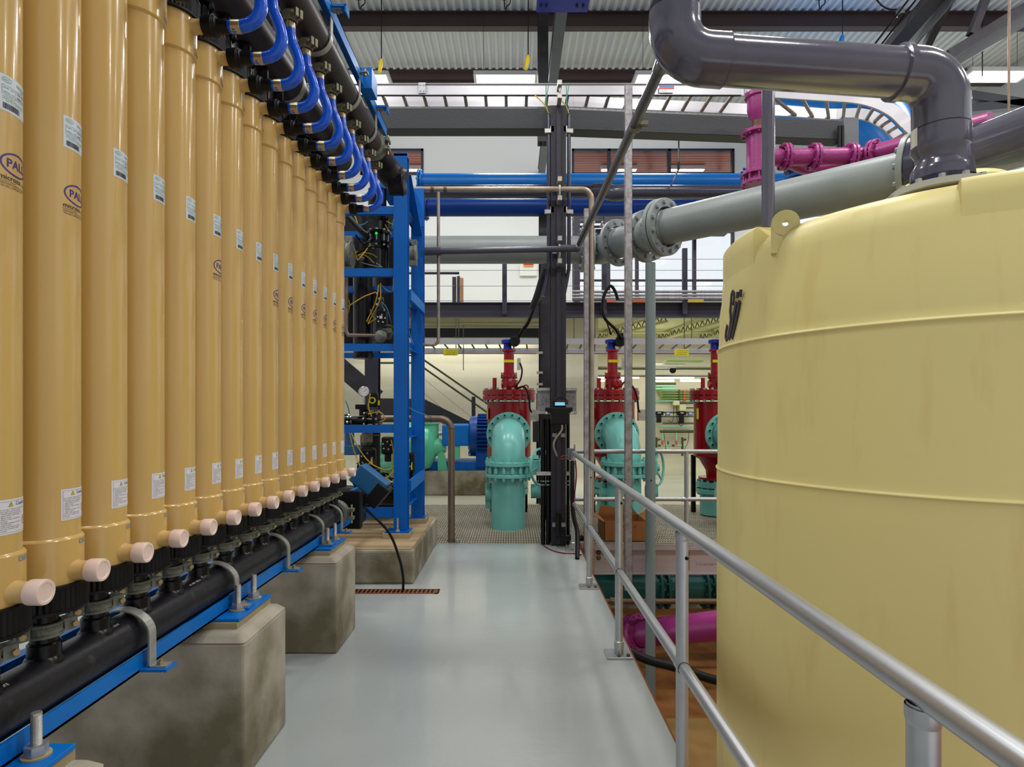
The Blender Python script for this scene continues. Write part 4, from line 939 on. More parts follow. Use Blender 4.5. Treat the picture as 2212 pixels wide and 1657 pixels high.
m = MB(); flange(m, gC - dG * .03, dG, .315, .05, 12, .026); flange(m, gC + dG * .035, dG, .315, .05, 12, .026); m.build('joint_flanges', 'greygreen', gp)
m = MB(); flange(m, gD - dG * .02, dG, .31, .045, 12, .024); m.build('end_flange', 'greygreen', gp)
m = MB(); m.lathe(gD + dG * .01, dG, [(RG, 0), (.3, 0), (.3, .07), (RG, .075)], 40, 0, False); ef = m.build('plastic_flange', 'pvc_dark', gp)
bolt_ring('flange_bolt', 'brass_band', ef, gD + dG * .08, dG, .265, 12, lambda m, p: m.hexn(p, dG, .022, .05), .15)
pp = thing('plastic_pipe', tuple(gD + dG * .3), 'dark grey plastic pipe leaving the photo at the right behind the tank top', 'pipe')
m = MB(); dq = (P(2190, 305, 3.95) - (gD + dG * .09)).normalized(); m.tube(gD + dG * .085, gD + dG * .085 + dq * 3, .185, 40); m.build('run', 'pvc', pp)
m = MB(); m.lathe(gD + dG * .08 + dq * .32, dq, [(.185, 0), (.205, .005), (.207, .03), (.195, .04), (.195, .26), (.186, .262)], 40, 0, False); m.build('socket', 'pvc', pp)
# its post
t = thing('pipe_support', (XX(1405, 6.95), 6.95, LOW), 'grey green steel post from the sunken ground up to the big elbow', 'post')
m = MB(); m.tube((XX(1405, 6.72), 6.72, LOW), (XX(1405, 6.72), 6.72, ZZ(568, 6.72)), .056, 24); m.build('shaft', 'greypost', t)
m = MB(); m.tube((XX(1407, 6.66), 6.668, ZZ(1037, 6.7)), (XX(1407, 6.66), 6.663, ZZ(1037, 6.7)), .009, 10); m.build('hole', 'black', t)
# galvanised channels
for px, w_, y0_, y1_, lb in ((1267, .055, 450, 1262, 'galvanised strut channel beside the stainless downpipe at the rail corner'), (1358, .082, 183, 1276, 'tall galvanised strut channel hanging between the two turquoise elbows')):
    Y = 6.62; x = XX(px, Y); m = MB(); z0, z1 = ZZ(y1_, Y), ZZ(y0_, Y)
    m.box(x - w_ / 2, x + w_ / 2, Y, Y + .003, z0, z1); m.box(x - w_ / 2, x - w_ / 2 + .003, Y, Y + .041, z0, z1); m.box(x + w_ / 2 - .003, x + w_ / 2, Y, Y + .041, z0, z1)
    z = z0 + .05
    while z < z1: m.hexn((x + w_ * .28, Y, z), (0, -1, 0), .006, .002); z += .2
    tag(m.build('strut_channel', 'galv'), lb, 'channel', 'galvanised strut channels')
# stainless line over the middle
t = thing('stainless_pipe', (0, 6.7, 3.99), 'stained stainless pipe crossing high from the blue frame then dropping at the rail corner', 'pipe')
Y = 6.68; z = ZZ(409, Y); pts = [Vector((-1.3, Y, z))] + bend((-1.3, Y, z), (XX(1277.5, Y), Y, z), (XX(1277.5, Y), Y, -.4), .11, 10) + [Vector((XX(1277.5, Y), Y, -.4))]
m = MB(); m.path(pts, .031, 18); m.build('tube', 'stainless', t)
m = MB()
for px in (934, 962): m.lathe((XX(px, Y) - .02, Y, z), (1, 0, 0), [(.0312, 0), (.032, .01), (.032, .03), (.0312, .04)], 16, 0, False)
m.build('weld', 'cast_brown', t)
x = XX(947, Y); zz = ZZ(745, Y)
m = MB(); m.path([Vector((x, Y, z - .03))] + bend((x, Y, z), (x, Y, zz), (x - 1, Y, zz), .06, 8) + [Vector((x - .35, Y, zz))], .018, 14); m.build('branch', 'stainless', t)
t = thing('stainless_pipe', (XX(975, 6.95), 7.2, 0), 'brown stained stainless pipe bending down into the grating beside the blue frame', 'pipe')
Y = 7.05; xx_ = XX(975, Y); zz = ZZ(905, Y)
m = MB(); m.path([Vector((XX(822, Y), Y, zz))] + bend((-3, Y, zz), (xx_, Y, zz), (xx_, Y, 0), .13, 10) + [Vector((xx_, Y, -.1))], .041, 20); m.build('tube', 'stainless_brown', t)
m = MB(); m.lathe((xx_, Y, ZZ(927, Y)), (0, 0, 1), [(.042, 0), (.043, .008), (.042, .016)], 20, 0, False); m.lathe((XX(930, Y), Y, zz), (1, 0, 0), [(.042, 0), (.043, .008), (.042, .016)], 20, 0, False); m.build('weld', 'cast_brown', t)
tag(MB().tube((XX(988, 7.0), 7.0, -.0), (XX(988, 7.0), 7.0, .035), .022, 16).build('floor_cap', 'zinc'), 'small round silver cap on the grating edge beside the brown pipe', 'cap')

# ================================================================ blue and dark mains high up
def mainpipe(name, py, Y, r, x0, x1, mt, lb, fl_x=()):
    t = thing(name, ((x0 + x1) / 2, Y, ZZ(py, Y)), lb, 'pipe'); z = ZZ(py, Y)
    m = MB(); m.tube((x0, Y, z), (x1, Y, z), r, 36); m.build('pipe', mt, t)
    for fx in fl_x:
        m = MB(); flange(m, (fx - .02, Y, z), (1, 0, 0), r * 1.45, .03, 10, .014); flange(m, (fx + .025, Y, z), (1, 0, 0), r * 1.45, .03, 10, .014); m.build('flange', mt, t)
    return t
mainpipe('blue_main', 394, 10.4, .148, XX(903, 10.4), 8.0, 'blue_pipe', 'upper of two blue mains crossing the hall, flange at its left end', [XX(908, 10.4)])
mainpipe('blue_main', 448, 9.9, .145, XX(870, 9.9), XX(1700, 9.9), 'blue_deep', 'lower, darker of the two blue mains crossing the hall', [XX(918, 9.9)])
t = thing('dark_main', (0, 9.2, ZZ(422, 9.2)), 'dark grey plastic main with an elbow between the two blue mains', 'pipe')
m = MB(); z1, z2 = ZZ(414, 9.2), ZZ(425, 9.2); m.tube((XX(915, 9.2), 9.2, z1), (XX(1290, 9.2), 9.2, z1), .1, 28); m.tube((XX(1340, 9.2), 9.0, z2), (XX(1640, 9.2), 9.0, z2), .1, 28); m.build('pipe', 'pvc_dark', t)
m = MB(); m.path(crv([(XX(1280, 9.2), 9.2, z1), (XX(1305, 9.2), 9.18, z1), (XX(1325, 9.2), 9.05, z2), (XX(1352, 9.2), 9.0, z2)], 5), .118, 28); m.build('elbow', 'pvc_small', t)
t = thing('hanging_conduit', (XX(1464, 8.6), 8.6, ZZ(400, 8.6)), 'thin dark conduit dropping from the box beam to the dark main', 'conduit')
Y = 8.6; MB().path(crv([P(1466, 285, Y), P(1466, 360, Y), P(1462, 372, Y), P(1455, 392, Y), P(1442, 410, Y)], 6), .012, 8).build('tube', 'pvc_dark', t)
MB().tube(P(1465.5, 350, Y), P(1465.5, 366, Y), .02, 10).build('fitting', 'black', t)
# big blue pipe bend at the right
t = thing('blue_bend', tuple(P(1900, 300, 9.3)), 'very large blue pipe bend behind the cable ladder at the upper right', 'pipe')
pb = crv([P(1700, 238, 11.5), P(1790, 245, 10.8), P(1850, 262, 10.2), P(1900, 300, 9.9), P(1935, 365, 9.8), P(1940, 450, 9.8)], 6)
m = MB(); m.path(pb, .36, 36); m.build('elbow', 'blue_pipe', t)
pb = crv([P(1880, 205, 11.5), P(1960, 225, 11), P(1990, 270, 10.6), P(2000, 340, 10.4)], 6)
m = MB(); m.path(pb, .28, 30); m.build('rear_elbow', 'blue_pipe', t)
t = thing('blue_valve', tuple(P(1724, 372, 8.3)), 'blue flanged valve just below the pink pipe', 'valve')
m = MB(); c = P(1722, 372, 8.3); m.lathe(c + Vector((0, 0, -.1)), (0, 0, 1), [(.08, -.1), (.09, 0), (.16, .01), (.16, .04), (.1, .05), (.1, .1), (.17, .11), (.17, .15), (.09, .16), (.07, .25)], 24); m.ring_bolts(c + Vector((0, 0, .05)), (0, 0, 1), .14, 8, .02, .03); m.build('body', 'blue_motor', t)
t = thing('blue_valve', tuple(P(1615, 375, 9.6)), 'small blue fitting left of the tall pink pipe on the blue main', 'valve')
m = MB(); c = P(1616, 378, 9.7); m.lathe(c - Vector((.05, 0, 0)), (1, 0, 0), [(.1, 0), (.12, .02), (.12, .1), (.08, .12)], 20); m.ring_bolts(c + Vector((-.06, 0, 0)), (-1, 0, 0), .09, 6, .02, .03); m.build('body', 'blue_motor', t)

# ================================================================ pink pipes
mg = thing('pink_riser', tuple(P(1636, 400, 7.4)), 'tall bright pink flanged air valve standing above the blue mains', 'valve')
Y = 6.75; x = XX(1637, Y)
m = MB(); zt_ = ZZ(196, Y); m.lathe((x, Y, 0), (0, 0, 1), [(.06, ZZ(262, Y)), (.095, ZZ(250, Y)), (.115, ZZ(238, Y)), (.115, zt_ - .09), (.14, zt_ - .08), (.14, zt_ - .04), (.09, zt_)], 28); m.ring_bolts((x, Y, zt_ - .04), (0, 0, 1), .12, 8, .014, .02); m.build('air_valve', 'magenta', mg)
m = MB(); m.tube((x, Y, ZZ(285, Y)), (x, Y, ZZ(255, Y)), .06, 18); m.build('brass_neck', 'cast_brown', mg)
m = MB(); m.tube((x, Y, ZZ(400, Y)), (x, Y, ZZ(285, Y)), .122, 30)
for py in (289, 377, 397): flange(m, (x, Y, ZZ(py, Y)), (0, 0, 1), .178, .035, 10, .015)
m.build('body', 'magenta', mg)
n = 10
for i in range(n): t_ = 2 * pi * i / n; m = MB(); m.tube((x + .158 * cos(t_), Y + .158 * sin(t_), ZZ(402, Y)), (x + .158 * cos(t_), Y + .158 * sin(t_), ZZ(372, Y)), .012, 8); m.build('tie_rod', 'magenta', mg)
pk = thing('pink_pipe', tuple(P(1800, 335, 8)), 'bright pink flanged pipe running right behind the grey main toward the tank', 'pipe')
k1, k2, k3, k4 = P(1655, 341, 6.8), P(1870, 336, 6.8), P(1960, 308, 6.4), P(2140, 262, 5.8)
m = MB(); m.tube(k1, k2, .092, 28); m.tube(k2, k4, .092, 28); m.build('pipe', 'magenta', pk)
m = MB(); dd = (k4 - k2).normalized()
for px in (1694, 1757, 1836): m = MB(); flange(m, P(px - 3, 339, 6.8), (1, 0, -.0), .148, .03, 8, .015); flange(m, P(px + 5, 339, 6.8), (1, 0, 0), .148, .03, 8, .015); m.build('flange', 'magenta', pk)
for s_ in (.06, .72): 
    c = k2 + (k4 - k2) * s_; m = MB(); flange(m, c, dd, .148, .03, 8, .015); flange(m, c + dd * .045, dd, .148, .03, 8, .015); m.build('flange', 'magenta', pk)
m = MB(); m.path(crv([P(1700, 346, 7.1), P(1740, 362, 7.2), P(1790, 362, 7.2), P(1840, 345, 7.1)], 5), .08, 20); m.build('lower_branch', 'magenta', pk)
ds = thing('pink_pipe', tuple(P(1450, 1370, 5.4)), 'bright pink flanged pipe lying in the sunken bay below the railing', 'pipe')
a, b = P(1380, 1369, 7.15), P(1660, 1340, 6.0)
m = MB(); m.tube(a, b, .155, 32); m.tube(a + Vector((-.6, .3, 0)), a, .155, 32); m.build('pipe', 'magenta', ds)
m = MB(); dd = (b - a).normalized(); flange(m, a - dd * .06, dd, .235, .05, 12, .016); flange(m, a + dd * .0, dd, .235, .05, 12, .016); m.build('flange', 'magenta', ds)
tag(MB().path(crv([P(1300, 1370, 5.6), P(1385, 1420, 5.5), P(1460, 1442, 5.4), P(1540, 1468, 5.3), P(1640, 1490, 5.2)], 6), .04, 14).build('drain_pipe', 'black'), 'black flexible pipe lying on the orange ground below the pink pipe', 'pipe')

# ================================================================ cardboard box
bx = thing('cardboard_box', (1.3, 7.25, .02), 'open cardboard box standing on the grating behind the railing', 'box')
x0, x1, y0, y1, h = XX(1305, 7.05), XX(1397, 7.05), 7.02, 7.55, .24
m = MB(); m.box(x0, x1, y0, y0 + .006, .02, h); m.box(x0, x1, y1 - .006, y1, .02, h); m.box(x0, x0 + .006, y0, y1, .02, h); m.box(x1 - .006, x1, y0, y1, .02, h); m.box(x0, x1, y0, y1, .015, .022); m.build('body', 'card', bx)
m = MB(); m.prism([(0, 0), (.2, .12), (.2, .126), (0, .006)], (x1, y0, h - .01), (1, 0, 0), (0, 0, 1), (0, 1, 0), .5); m.build('flap', 'card', bx)
m = MB(); m.prism([(0, 0), (-.2, .12), (-.2, .126), (0, .006)], (x0, y0, h - .01), (1, 0, 0), (0, 0, 1), (0, 1, 0), .5); m.build('flap', 'card', bx)
m = MB(); m.prism([(0, 0), (.03, .11), (.12, .12), (.2, .09), (.3, .13), (.42, .1), (x1 - x0, 0)], (x0, y1, h - .01), (1, 0, 0), (0, 0, 1), (0, .3, 0), .02); m.build('flap', 'card', bx)
fl = Flat(); fl.text('III"', .345, .15, .03, 0); fl.rect(.20, .225, .155, .172, 0); m = MB(); fl.plane(m, (x0, y0, .02), (1, 0, 0), (0, 0, 1)); m.build('print', ['ink_black'], bx)

# ================================================================ grating platform and its edge beam
def grating(x0, x1, y0, y1, lb):
    t = thing('grating_panel', ((x0 + x1) / 2, (y0 + y1) / 2, -.03), lb, 'grating', 'steel grating panels')
    m = MB(); x = x0 + .012
    while x < x1 - .004: m.box(x - .003, x + .003, y0, y1, -.03, 0); x += .030
    y = y0 + .03
    while y < y1: m.box(x0, x1, y - .006, y + .006, -.008, 0.0012); y += .095
    m.box(x0, x1, y0, y0 + .005, -.03, 0.001); m.box(x0, x1, y1 - .005, y1, -.03, 0.001); m.box(x0, x0 + .004, y0, y1, -.03, .001); m.box(x1 - .004, x1, y0, y1, -.03, .001)
    m.build('bars', 'grating', t)
grating(-1.6, -.50, 6.94, 9.84, 'steel grating panel beside the blue frame, where the brown pipe enters')
grating(-.49, .47, 6.94, 9.84, 'steel grating panel around the first turquoise elbow')
grating(.60, 2.4, 6.98, 9.84, 'steel grating panel under the cardboard box')
grating(2.41, 4.4, 6.98, 9.84, 'steel grating panel nearest the yellow tank, behind the railing post')
t = thing('edge_beam', (2.5, 6.93, -.33), 'weathered aluminium channel beam carrying the grating edge over the bay', 'beam')
m = MB(); m.box(.775, 4.6, 6.93, 6.94, -.33, -.005); m.box(.775, 4.6, 6.88, 6.94, -.34, -.325); m.box(.775, 4.6, 6.88, 6.97, -.06, -.03); m.build('channel', 'alu_beam', t)
m = MB()
for z in (-.1, -.16): m.sphere((XX(1294, 6.9), 6.928, z), .03, 10, d=(0, 1, 0), sz=.15)
m.box(XX(1488, 6.9), XX(1490, 6.9), 6.92, 6.93, -.3, -.06); m.build('stain', 'cast_brown', t)
fl = Flat(); fl.text('C 12 x 8.27 6061-T6', 0, 0, .03, 0); m = MB(); fl.plane(m, (XX(1505, 6.9), 6.928, -.245), (1, 0, 0), (0, 0, 1)); m.build('stencil', ['ink_grey'], t)
# pipes under the platform
t = thing('teal_pipe', (2.5, 7.6, -.7), 'dark teal flanged pipe in the shade under the grating edge beam', 'pipe')
m = MB(); z = ZZ(1268, 7.6); m.tube((.3, 7.6, z), (5, 7.6, z), .2, 32)
for px in (1430, 1446, 1530, 1545): flange(m, (XX(px, 7.4), 7.6, z), (1, 0, 0), .27, .03, 12, .018)
m.build('pipe', 'teal_dark', t)
m = MB(); z = ZZ(1299, 6.9); m.tube((.4, 6.9, z), (5, 6.9, z), .032, 16); m.hexn((XX(1318, 6.9), 6.9, z), (1, 0, 0), .05, .05)
tag(m.build('brown_pipe', 'cast_brown'), 'thin brown pipe under the edge beam, above the pink pipe', 'pipe')
# ================================================================ red strainers with turquoise elbows
def strainer(x, lb):
    Y = 8.85; t = thing('strainer', (x, Y, 0), lb, 'strainer', 'red strainer vessels')
    z = lambda py: ZZ(py, Y)
    m = MB(); m.lathe((x, Y, 0), (0, 0, 1), [(.0, z(1035)), (.13, z(1035)), (.15, z(1015)), (.24, z(992)), (.318, z(985)), (.318, z(868))], 44, 0, False); m.build('vessel', 'red', t)
    m = MB(); m.lathe((x, Y, 0), (0, 0, 1), [(.318, z(864)), (.385, z(864)), (.385, z(856)), (.33, z(855.5)), (.33, z(854.5)), (.385, z(854)), (.385, z(845)), (.375, z(843)), (0, z(842))], 44, 0, False); m.build('lid', 'red', t)
    bolt_ring('lid_bolt', 'zinc', t, (x, Y, 0), (0, 0, 1), .355, 20, lambda m, p: (m.hexn(p + Vector((0, 0, z(864) - .035)), (0, 0, 1), .02, .035), m.tube(p + Vector((0, 0, z(864))), p + Vector((0, 0, z(843))), .009, 6), m.hexn(p + Vector((0, 0, z(843) - .004)), (0, 0, 1), .018, .03)))
    m = MB(); m.lathe((x, Y, 0), (0, 0, 1), [(.1, z(842)), (.1, z(815)), (.12, z(815)), (.12, z(809)), (.075, z(808)), (.075, z(761)), (.1, z(760)), (.1, z(756)), (0, z(756))], 28, 0, False)
    m.ring_bolts((x, Y, z(808)), (0, 0, 1), .105, 8, .012, .02); m.ring_bolts((x, Y, z(815)), (0, 0, -1), .108, 8, .012, .02); m.tube((x - .11, Y, z(830)), (x + .13, Y, z(830)), .06, 16); m.build('neck', 'red', t)
    m = MB(); m.box(x - .076, x + .076, Y - .08, Y - .076, z(784), z(778)); m.build('yellow_tag', 'warn_yellow', t)
    m = MB(); m.lathe((x - .02, Y, 0), (0, 0, 1), [(.08, z(756)), (.06, z(752)), (.06, z(744)), (.09, z(742)), (.09, z(735)), (.04, z(733))], 20); m.build('gearbox', 'blue_dark', t)
    m = MB(); c = Vector((x + .085, Y - .12, z(740))); m.lathe(c, (0, -1, 0), [(.065, -.12), (.075, 0), (.078, .06), (.05, .068)], 22); m.box(c.x - .03, c.x + .05, Y - .14, Y - .02, c.z + .06, c.z + .12); mo = m.build('motor', 'black', t)
    m = MB()
    for r in (.02, .038, .056): m.lathe(c + Vector((0, -.066, 0)), (0, -1, 0), [(r, 0), (r + .006, .006), (r + .01, 0)], 20, 0, False)
    m.build('fan_guard', 'steel_dark', mo)
    m = MB(); m.tube((x - .21, Y - .05, z(842)), (x - .21, Y - .05, z(817)), .03, 16); m.lathe((x - .21, Y - .05, z(842)), (0, 0, 1), [(.06, 0), (.06, .015), (.03, .03)], 16); m.build('vent_stub', 'red', t)
    m = MB(); m.path([Vector((x + .245 + .035 * cos(a), Y - .12, z(843) + .035 + .035 * sin(a))) for a in [2 * pi * k / 14 for k in range(15)]], .01, 8); m.build('lifting_eye', 'red', t)
    m = MB(); m.box(x + .12, x + .17, Y - .1, Y - .05, z(800), z(775)); m.build('terminal_box', 'zinc', t); m = MB(); m.box(x + .3, x + .42, Y - .38, Y - .3, z(908), z(885)); jb = m.build('terminal_box', 'zinc', t)
    m = MB(); m.path(crv([(x + .16, Y - .1, z(785)), (x + .19, Y - .1, z(800)), (x + .17, Y - .1, z(820)), (x + .1, Y - .12, z(835))], 6), .012, 8)
    m.path(crv([(x + .1, Y - .3, z(842)), (x + .22, Y - .36, z(838)), (x + .28, Y - .38, z(860)), (x + .3, Y - .38, z(885)), (x + .34, Y - .36, z(893))], 6), .014, 8); m.build('cable', 'black', t)
    m = MB(); m.lathe((x + .03, Y - .1, z(830)), (0, -1, 0), [(.07, 0), (.07, .1), (.04, .11)], 18); m.build('side_gear', 'red', t)
    m = MB(); m.box(x - .322, x - .30, Y - .15, Y - .1, z(905), z(882)); m.build('yellow_label', 'warn_yellow', t)
    m = MB(); m.lathe((x, Y, 0), (0, 0, 1), [(.13, z(1035)), (.25, z(1035)), (.25, z(1030)), (.13, z(1029))], 32, 0, False); m.build('outlet_flange', 'red', t)
    m = MB()
    for p0, p1 in ((1051, 1040), (1064, 1054)): m.lathe((x, Y, 0), (0, 0, 1), [(.2, z(p0)), (.285, z(p0)), (.285, z(p1)), (.2, z(p1))], 36, 0, False)
    m.tube((x, Y, z(1110)), (x, Y, z(1040)), .23, 32, caps=False)
    for i in range(16): a = 2 * pi * i / 16; m.tube((x + .255 * cos(a), Y + .255 * sin(a), z(1068)), (x + .255 * cos(a), Y + .255 * sin(a), z(1036)), .016, 8)
    m.build('outlet_pipe', 'turq', t)
    m = MB(); m.box(x - .28, x - .22, Y + .25, Y + .31, 0, z(985)); m.box(x + .22, x + .28, Y + .25, Y + .31, 0, z(985)); m.build('leg', 'black', t)
    return t
XS = (-.045, 1.48, 3.0)
l0 = ('first red strainer vessel with dark motor on top, left of the middle column', 'middle red strainer vessel, between the two strut channels', 'third red strainer vessel, half hidden by the yellow tank')
s0 = strainer(XS[0], l0[0]); [clone(s0, (XS[i], 8.85, 0), l0[i]) for i in (1, 2)]
def elbow(x, lb):
    Y = 7.92; t = thing('turquoise_elbow', (x, Y, 0), lb, 'pipe elbow', 'turquoise inlet elbows')
    z = lambda py: ZZ(py, Y); R = .222
    m = MB(); m.tube((x, Y, -.025), (x, Y, z(1017)), R, 40); m.build('lower_pipe', 'turq', t)
    zc = z(985); c = Vector((x, Y + .40, zc + .0))
    pts = [Vector((x, Y, .84))] + [Vector((x, Y + .36 - .36 * cos(a), .89 + .316 * sin(a))) for a in [radians(9 * k) for k in range(11)]] + [Vector((x, Y + .5, .89 + .316))]
    m = MB(); m.path(pts, R, 40); m.build('bend', 'turq', t)
    zf_ = pts[-1].z
    m = MB(); m.lathe((x, 8.44, zf_), (0, 1, 0), [(R, 0), (.305, 0), (.31, .005), (.31, .045), (R, .05)], 48, 0, False); bf = m.build('back_flange', 'turq', t)
    for i in range(16):
        a = 2 * pi * (i + .5) / 16; m = MB(); m.hexn((x + .268 * cos(a), 8.44, zf_ + .268 * sin(a)), (0, -1, 0), .022, .022); m.tube((x + .268 * cos(a), 8.42, zf_ + .268 * sin(a)), (x + .268 * cos(a), 8.405, zf_ + .268 * sin(a)), .013, 10, 1); m.build('flange_bolt', ['turq', 'black'], bf)
    for p0, p1 in ((1005, 996), (1029, 1022)):
        m = MB(); m.lathe((x, Y, 0), (0, 0, 1), [(R, z(p0)), (.302, z(p0)), (.305, z(p0) + .004), (.305, z(p1) - .004), (.302, z(p1)), (R, z(p1))], 48, 0, False); m.build('flange', 'turq', t)
    MB().tube((x, Y, z(1022)), (x, Y, z(1005)), .25, 40).build('valve_ring', 'turq', t)
    for i in range(16): m = MB(); a = 2 * pi * (i + .5) / 16; cx2, cy2 = x + .278 * cos(a), Y + .278 * sin(a); m.tube((cx2, cy2, z(1037)), (cx2, cy2, z(988)), .016, 10); m.hexn((cx2, cy2, z(996)), (0, 0, 1), .026, .025); m.hexn((cx2, cy2, z(1029)), (0, 0, -1), .026, .025); m.tube((cx2, cy2, z(1020)), (cx2, cy2, z(1009)), .026, 10); m.build('valve_bolt', 'turq', t)
    m = MB(); hx = x + .36; hz = z(1010); m.box(x + .24, hx + .06, Y - .08, Y + .08, hz - .09, hz + .1); m.tube((x + .2, Y, hz), (hx + .1, Y, hz), .05, 16); m.tube((hx, Y, hz + .1), (hx, Y + .02, hz + .15), .045, 14); m.build('gear_operator', 'turq', t, bevel=.01)
    m = MB(); m.tube((x + .30, Y + .05, z(1062)), (x + .44, Y + .05, z(1062)), .095, 18); m.build('side_valve', 'turq', t); m = MB(); m.tube((x - .3, Y + .1, z(1070)), (x - .22, Y + .1, z(1070)), .1, 18); m.tube((x - .26, Y + .1, z(1100)), (x - .26, Y + .1, z(1045)), .05, 14); m.build('side_valve', 'turq', t)
    # handwheel facing partly right
    wc = Vector((x + .42, Y - .06, z(1008))); d = Vector((.82, -.56, .05)).normalized(); a_ = d.orthogonal().normalized(); b_ = d.cross(a_)
    m = MB(); m.path([wc + (a_ * cos(q) + b_ * sin(q)) * .235 for q in [2 * pi * k / 36 for k in range(37)]], .017, 8, caps=False)
    for k in range(3): q = 2 * pi * k / 3 + .5; m.path([wc - d * .04, wc + (a_ * cos(q) + b_ * sin(q)) * .235], .013, 8)
    m.sphere(wc - d * .04, .035, 12); m.build('handwheel', 'turq', t)
    return t
l1 = ('turquoise elbow pipe with flanges and handwheel left of the middle column', 'turquoise elbow pipe with flanges behind the tall strut channel')
e0 = elbow(-.049, l1[0]); e1 = clone(e0, (1.475, 7.92, 0), l1[1]); clone(e0, (3.03, 7.92, 0), 'turquoise elbow pipe whose flange edge shows beside the yellow tank')

# ---------------------------------------------------------------- cables to the motors
def cable(pts, r, lb, mt='black', name='cable', g=None):
    return tag(MB().path(crv(pts, 6), r, 8).build(name, mt), lb, 'cable', g)
cable([P(1165, 625, 7.4), P(1166, 640, 7.8), P(1158, 655, 8.2), P(1142, 695, 8.6), P(1128, 715, 8.7), P(1118, 732, 8.75)], .028, 'thick black motor cable dropping from the column to the first red strainer')
cable([P(1180, 575, 7.0), P(1172, 600, 7.2), P(1160, 640, 7.3), P(1150, 665, 7.4)], .045, 'bundle of grey conduits beside the column below the grey main', 'steel_dark')
cable([P(1344, 735, 8.7), P(1330, 712, 8.5), P(1308, 690, 8.4), P(1301, 665, 8.4), P(1306, 635, 8.4), P(1318, 618, 8.4), P(1328, 628, 8.4), P(1335, 648, 8.4)], .022, 'looping black cable above the middle red strainer')
cable([P(1320, 722, 8.6), P(1312, 700, 8.5), P(1308, 690, 8.5)], .01, 'thin black wire beside the looping cable over the middle strainer')

# ---------------------------------------------------------------- pump set on its concrete plinth
t = thing('concrete_plinth', (-1, 11.2, 0), 'low grey concrete plinth under the blue pump base', 'plinth')
m = MB(); m.box(-2.6, -.38, 10.93, 12.2, 0, .44); m.build('block', 'concrete', t, bevel=.015)
pu = thing('pump', (-1.5, 11.4, .44), 'light green pump casing behind the blue skid posts', 'pump')
Y = 11.1; sc = Y / F
c = P(905, 965, Y)
m = MB(); m.lathe(c + Vector((-.45, 0, 0)), (1, 0, 0), [(.3, 0), (.42, .05), (.46, .25), (.46, .5), (.40, .66), (.3, .72), (.18, .76), (.1, .95)], 40); m.build('volute', 'green_pump', pu)
m = MB(); cx3 = XX(924, Y); m.tube((cx3, Y, ZZ(950, Y)), (cx3, Y, ZZ(915, Y)), .2, 28); m.lathe((cx3, Y, ZZ(917, Y)), (0, 0, 1), [(.2, 0), (.23, .01), (.23, .1), (.2, .11)], 28); m.build('discharge_neck', 'green_pump', pu)
m = MB(); m.prism([(0, 0), (.175, 0), (.175, .14), (.07, .56), (0, .56)], (XX(947, Y), Y - .1, ZZ(1027, Y)), (1, 0, 0), (0, 0, 1), (0, 1, 0), .12); m.build('bearing_bracket', 'green_pump', pu)
m = MB(); m.tube((XX(940, Y), Y, ZZ(936, Y)), (XX(1010, Y), Y, ZZ(936, Y)), .04, 16); m.build('shaft', 'zinc', pu)
m = MB(); m.lathe((XX(938, Y), Y, ZZ(936, Y)), (1, 0, 0), [(.1, 0), (.1, .06), (.04, .06)], 20); m.build('seal_housing', 'green_pump', pu); m = MB(); m.box(XX(962, Y), XX(995, Y), Y - .12, Y + .1, ZZ(948, Y), ZZ(928, Y)); m.box(XX(984, Y), XX(993, Y), Y - .12, Y + .1, ZZ(990, Y), ZZ(930, Y)); m.build('bearing_housing', 'green_pump', pu)
m = MB(); m.tube((XX(917, Y), Y - .2, ZZ(1058, Y)), (XX(917, Y), Y - .2, ZZ(1036, Y)), .04, 12); m.build('drain', 'green_pump', pu)
mo = thing('electric_motor', tuple(P(1040, 985, 11.3)), 'blue finned electric motor behind the first turquoise elbow', 'motor')
Y = 11.3
cz = ZZ(942, Y); m = MB(); m.lathe((XX(1012, Y), Y, cz), (1, 0, 0), [(.25, 0), (.36, .04), (.38, .12), (.36, .2)], 36); m.build('end_bell', 'blue_motor', mo)
m = MB(); m.tube((XX(1032, Y), Y, cz), (XX(1072, Y), Y, cz), .35, 32)
for k in range(36): a = 2 * pi * k / 36; cc = Vector((XX(1052, Y), Y + .38 * cos(a), cz + .38 * sin(a))); m.obox(cc, (1, 0, 0), (0, cos(a), sin(a)), (0, -sin(a), cos(a)), .17, .04, .006)
m.build('finned_body', 'blue_motor', mo)
m = MB(); m.box(XX(1030, Y), XX(1075, Y), Y - .3, Y + .3, ZZ(1006, Y), ZZ(968, Y)); m.build('pedestal', 'blue_motor', mo)
gd = thing('coupling_guard', tuple(P(990, 950, 11.2)), 'blue sheet metal coupling guard between green pump and motor', 'guard')
m = MB(); m.box(XX(958, 11.2), XX(1015, 11.2), 10.95, 11.5, ZZ(962, 11.2), ZZ(916, 11.2)); m.build('cover', 'blue_rail', gd, bevel=.03)
m = MB(); m.path([P(1013, 975, 11.2), P(1013, 984, 11.2), P(1030, 984, 11.2)], .012, 8); m.build('hook', 'blue_dark', gd)
bs = thing('pump_skid', (-1, 11.3, .44), 'long blue steel base beam under pump and motor, on the concrete plinth', 'base')
m = MB(); m.box(-2.4, XX(1060, 11.1), 11.05, 11.9, .44, .60); m.build('beam', 'blue_frame', bs, bevel=.01)
fl = Flat(); fl.text('RX  15-350-20', 0, 0, .12, 0); m = MB(); fl.plane(m, (XX(984, 11.05), 11.05, .475), (1, 0, 0), (0, 0, 1)); m.build('cast_lettering', ['blue_rail'], bs)
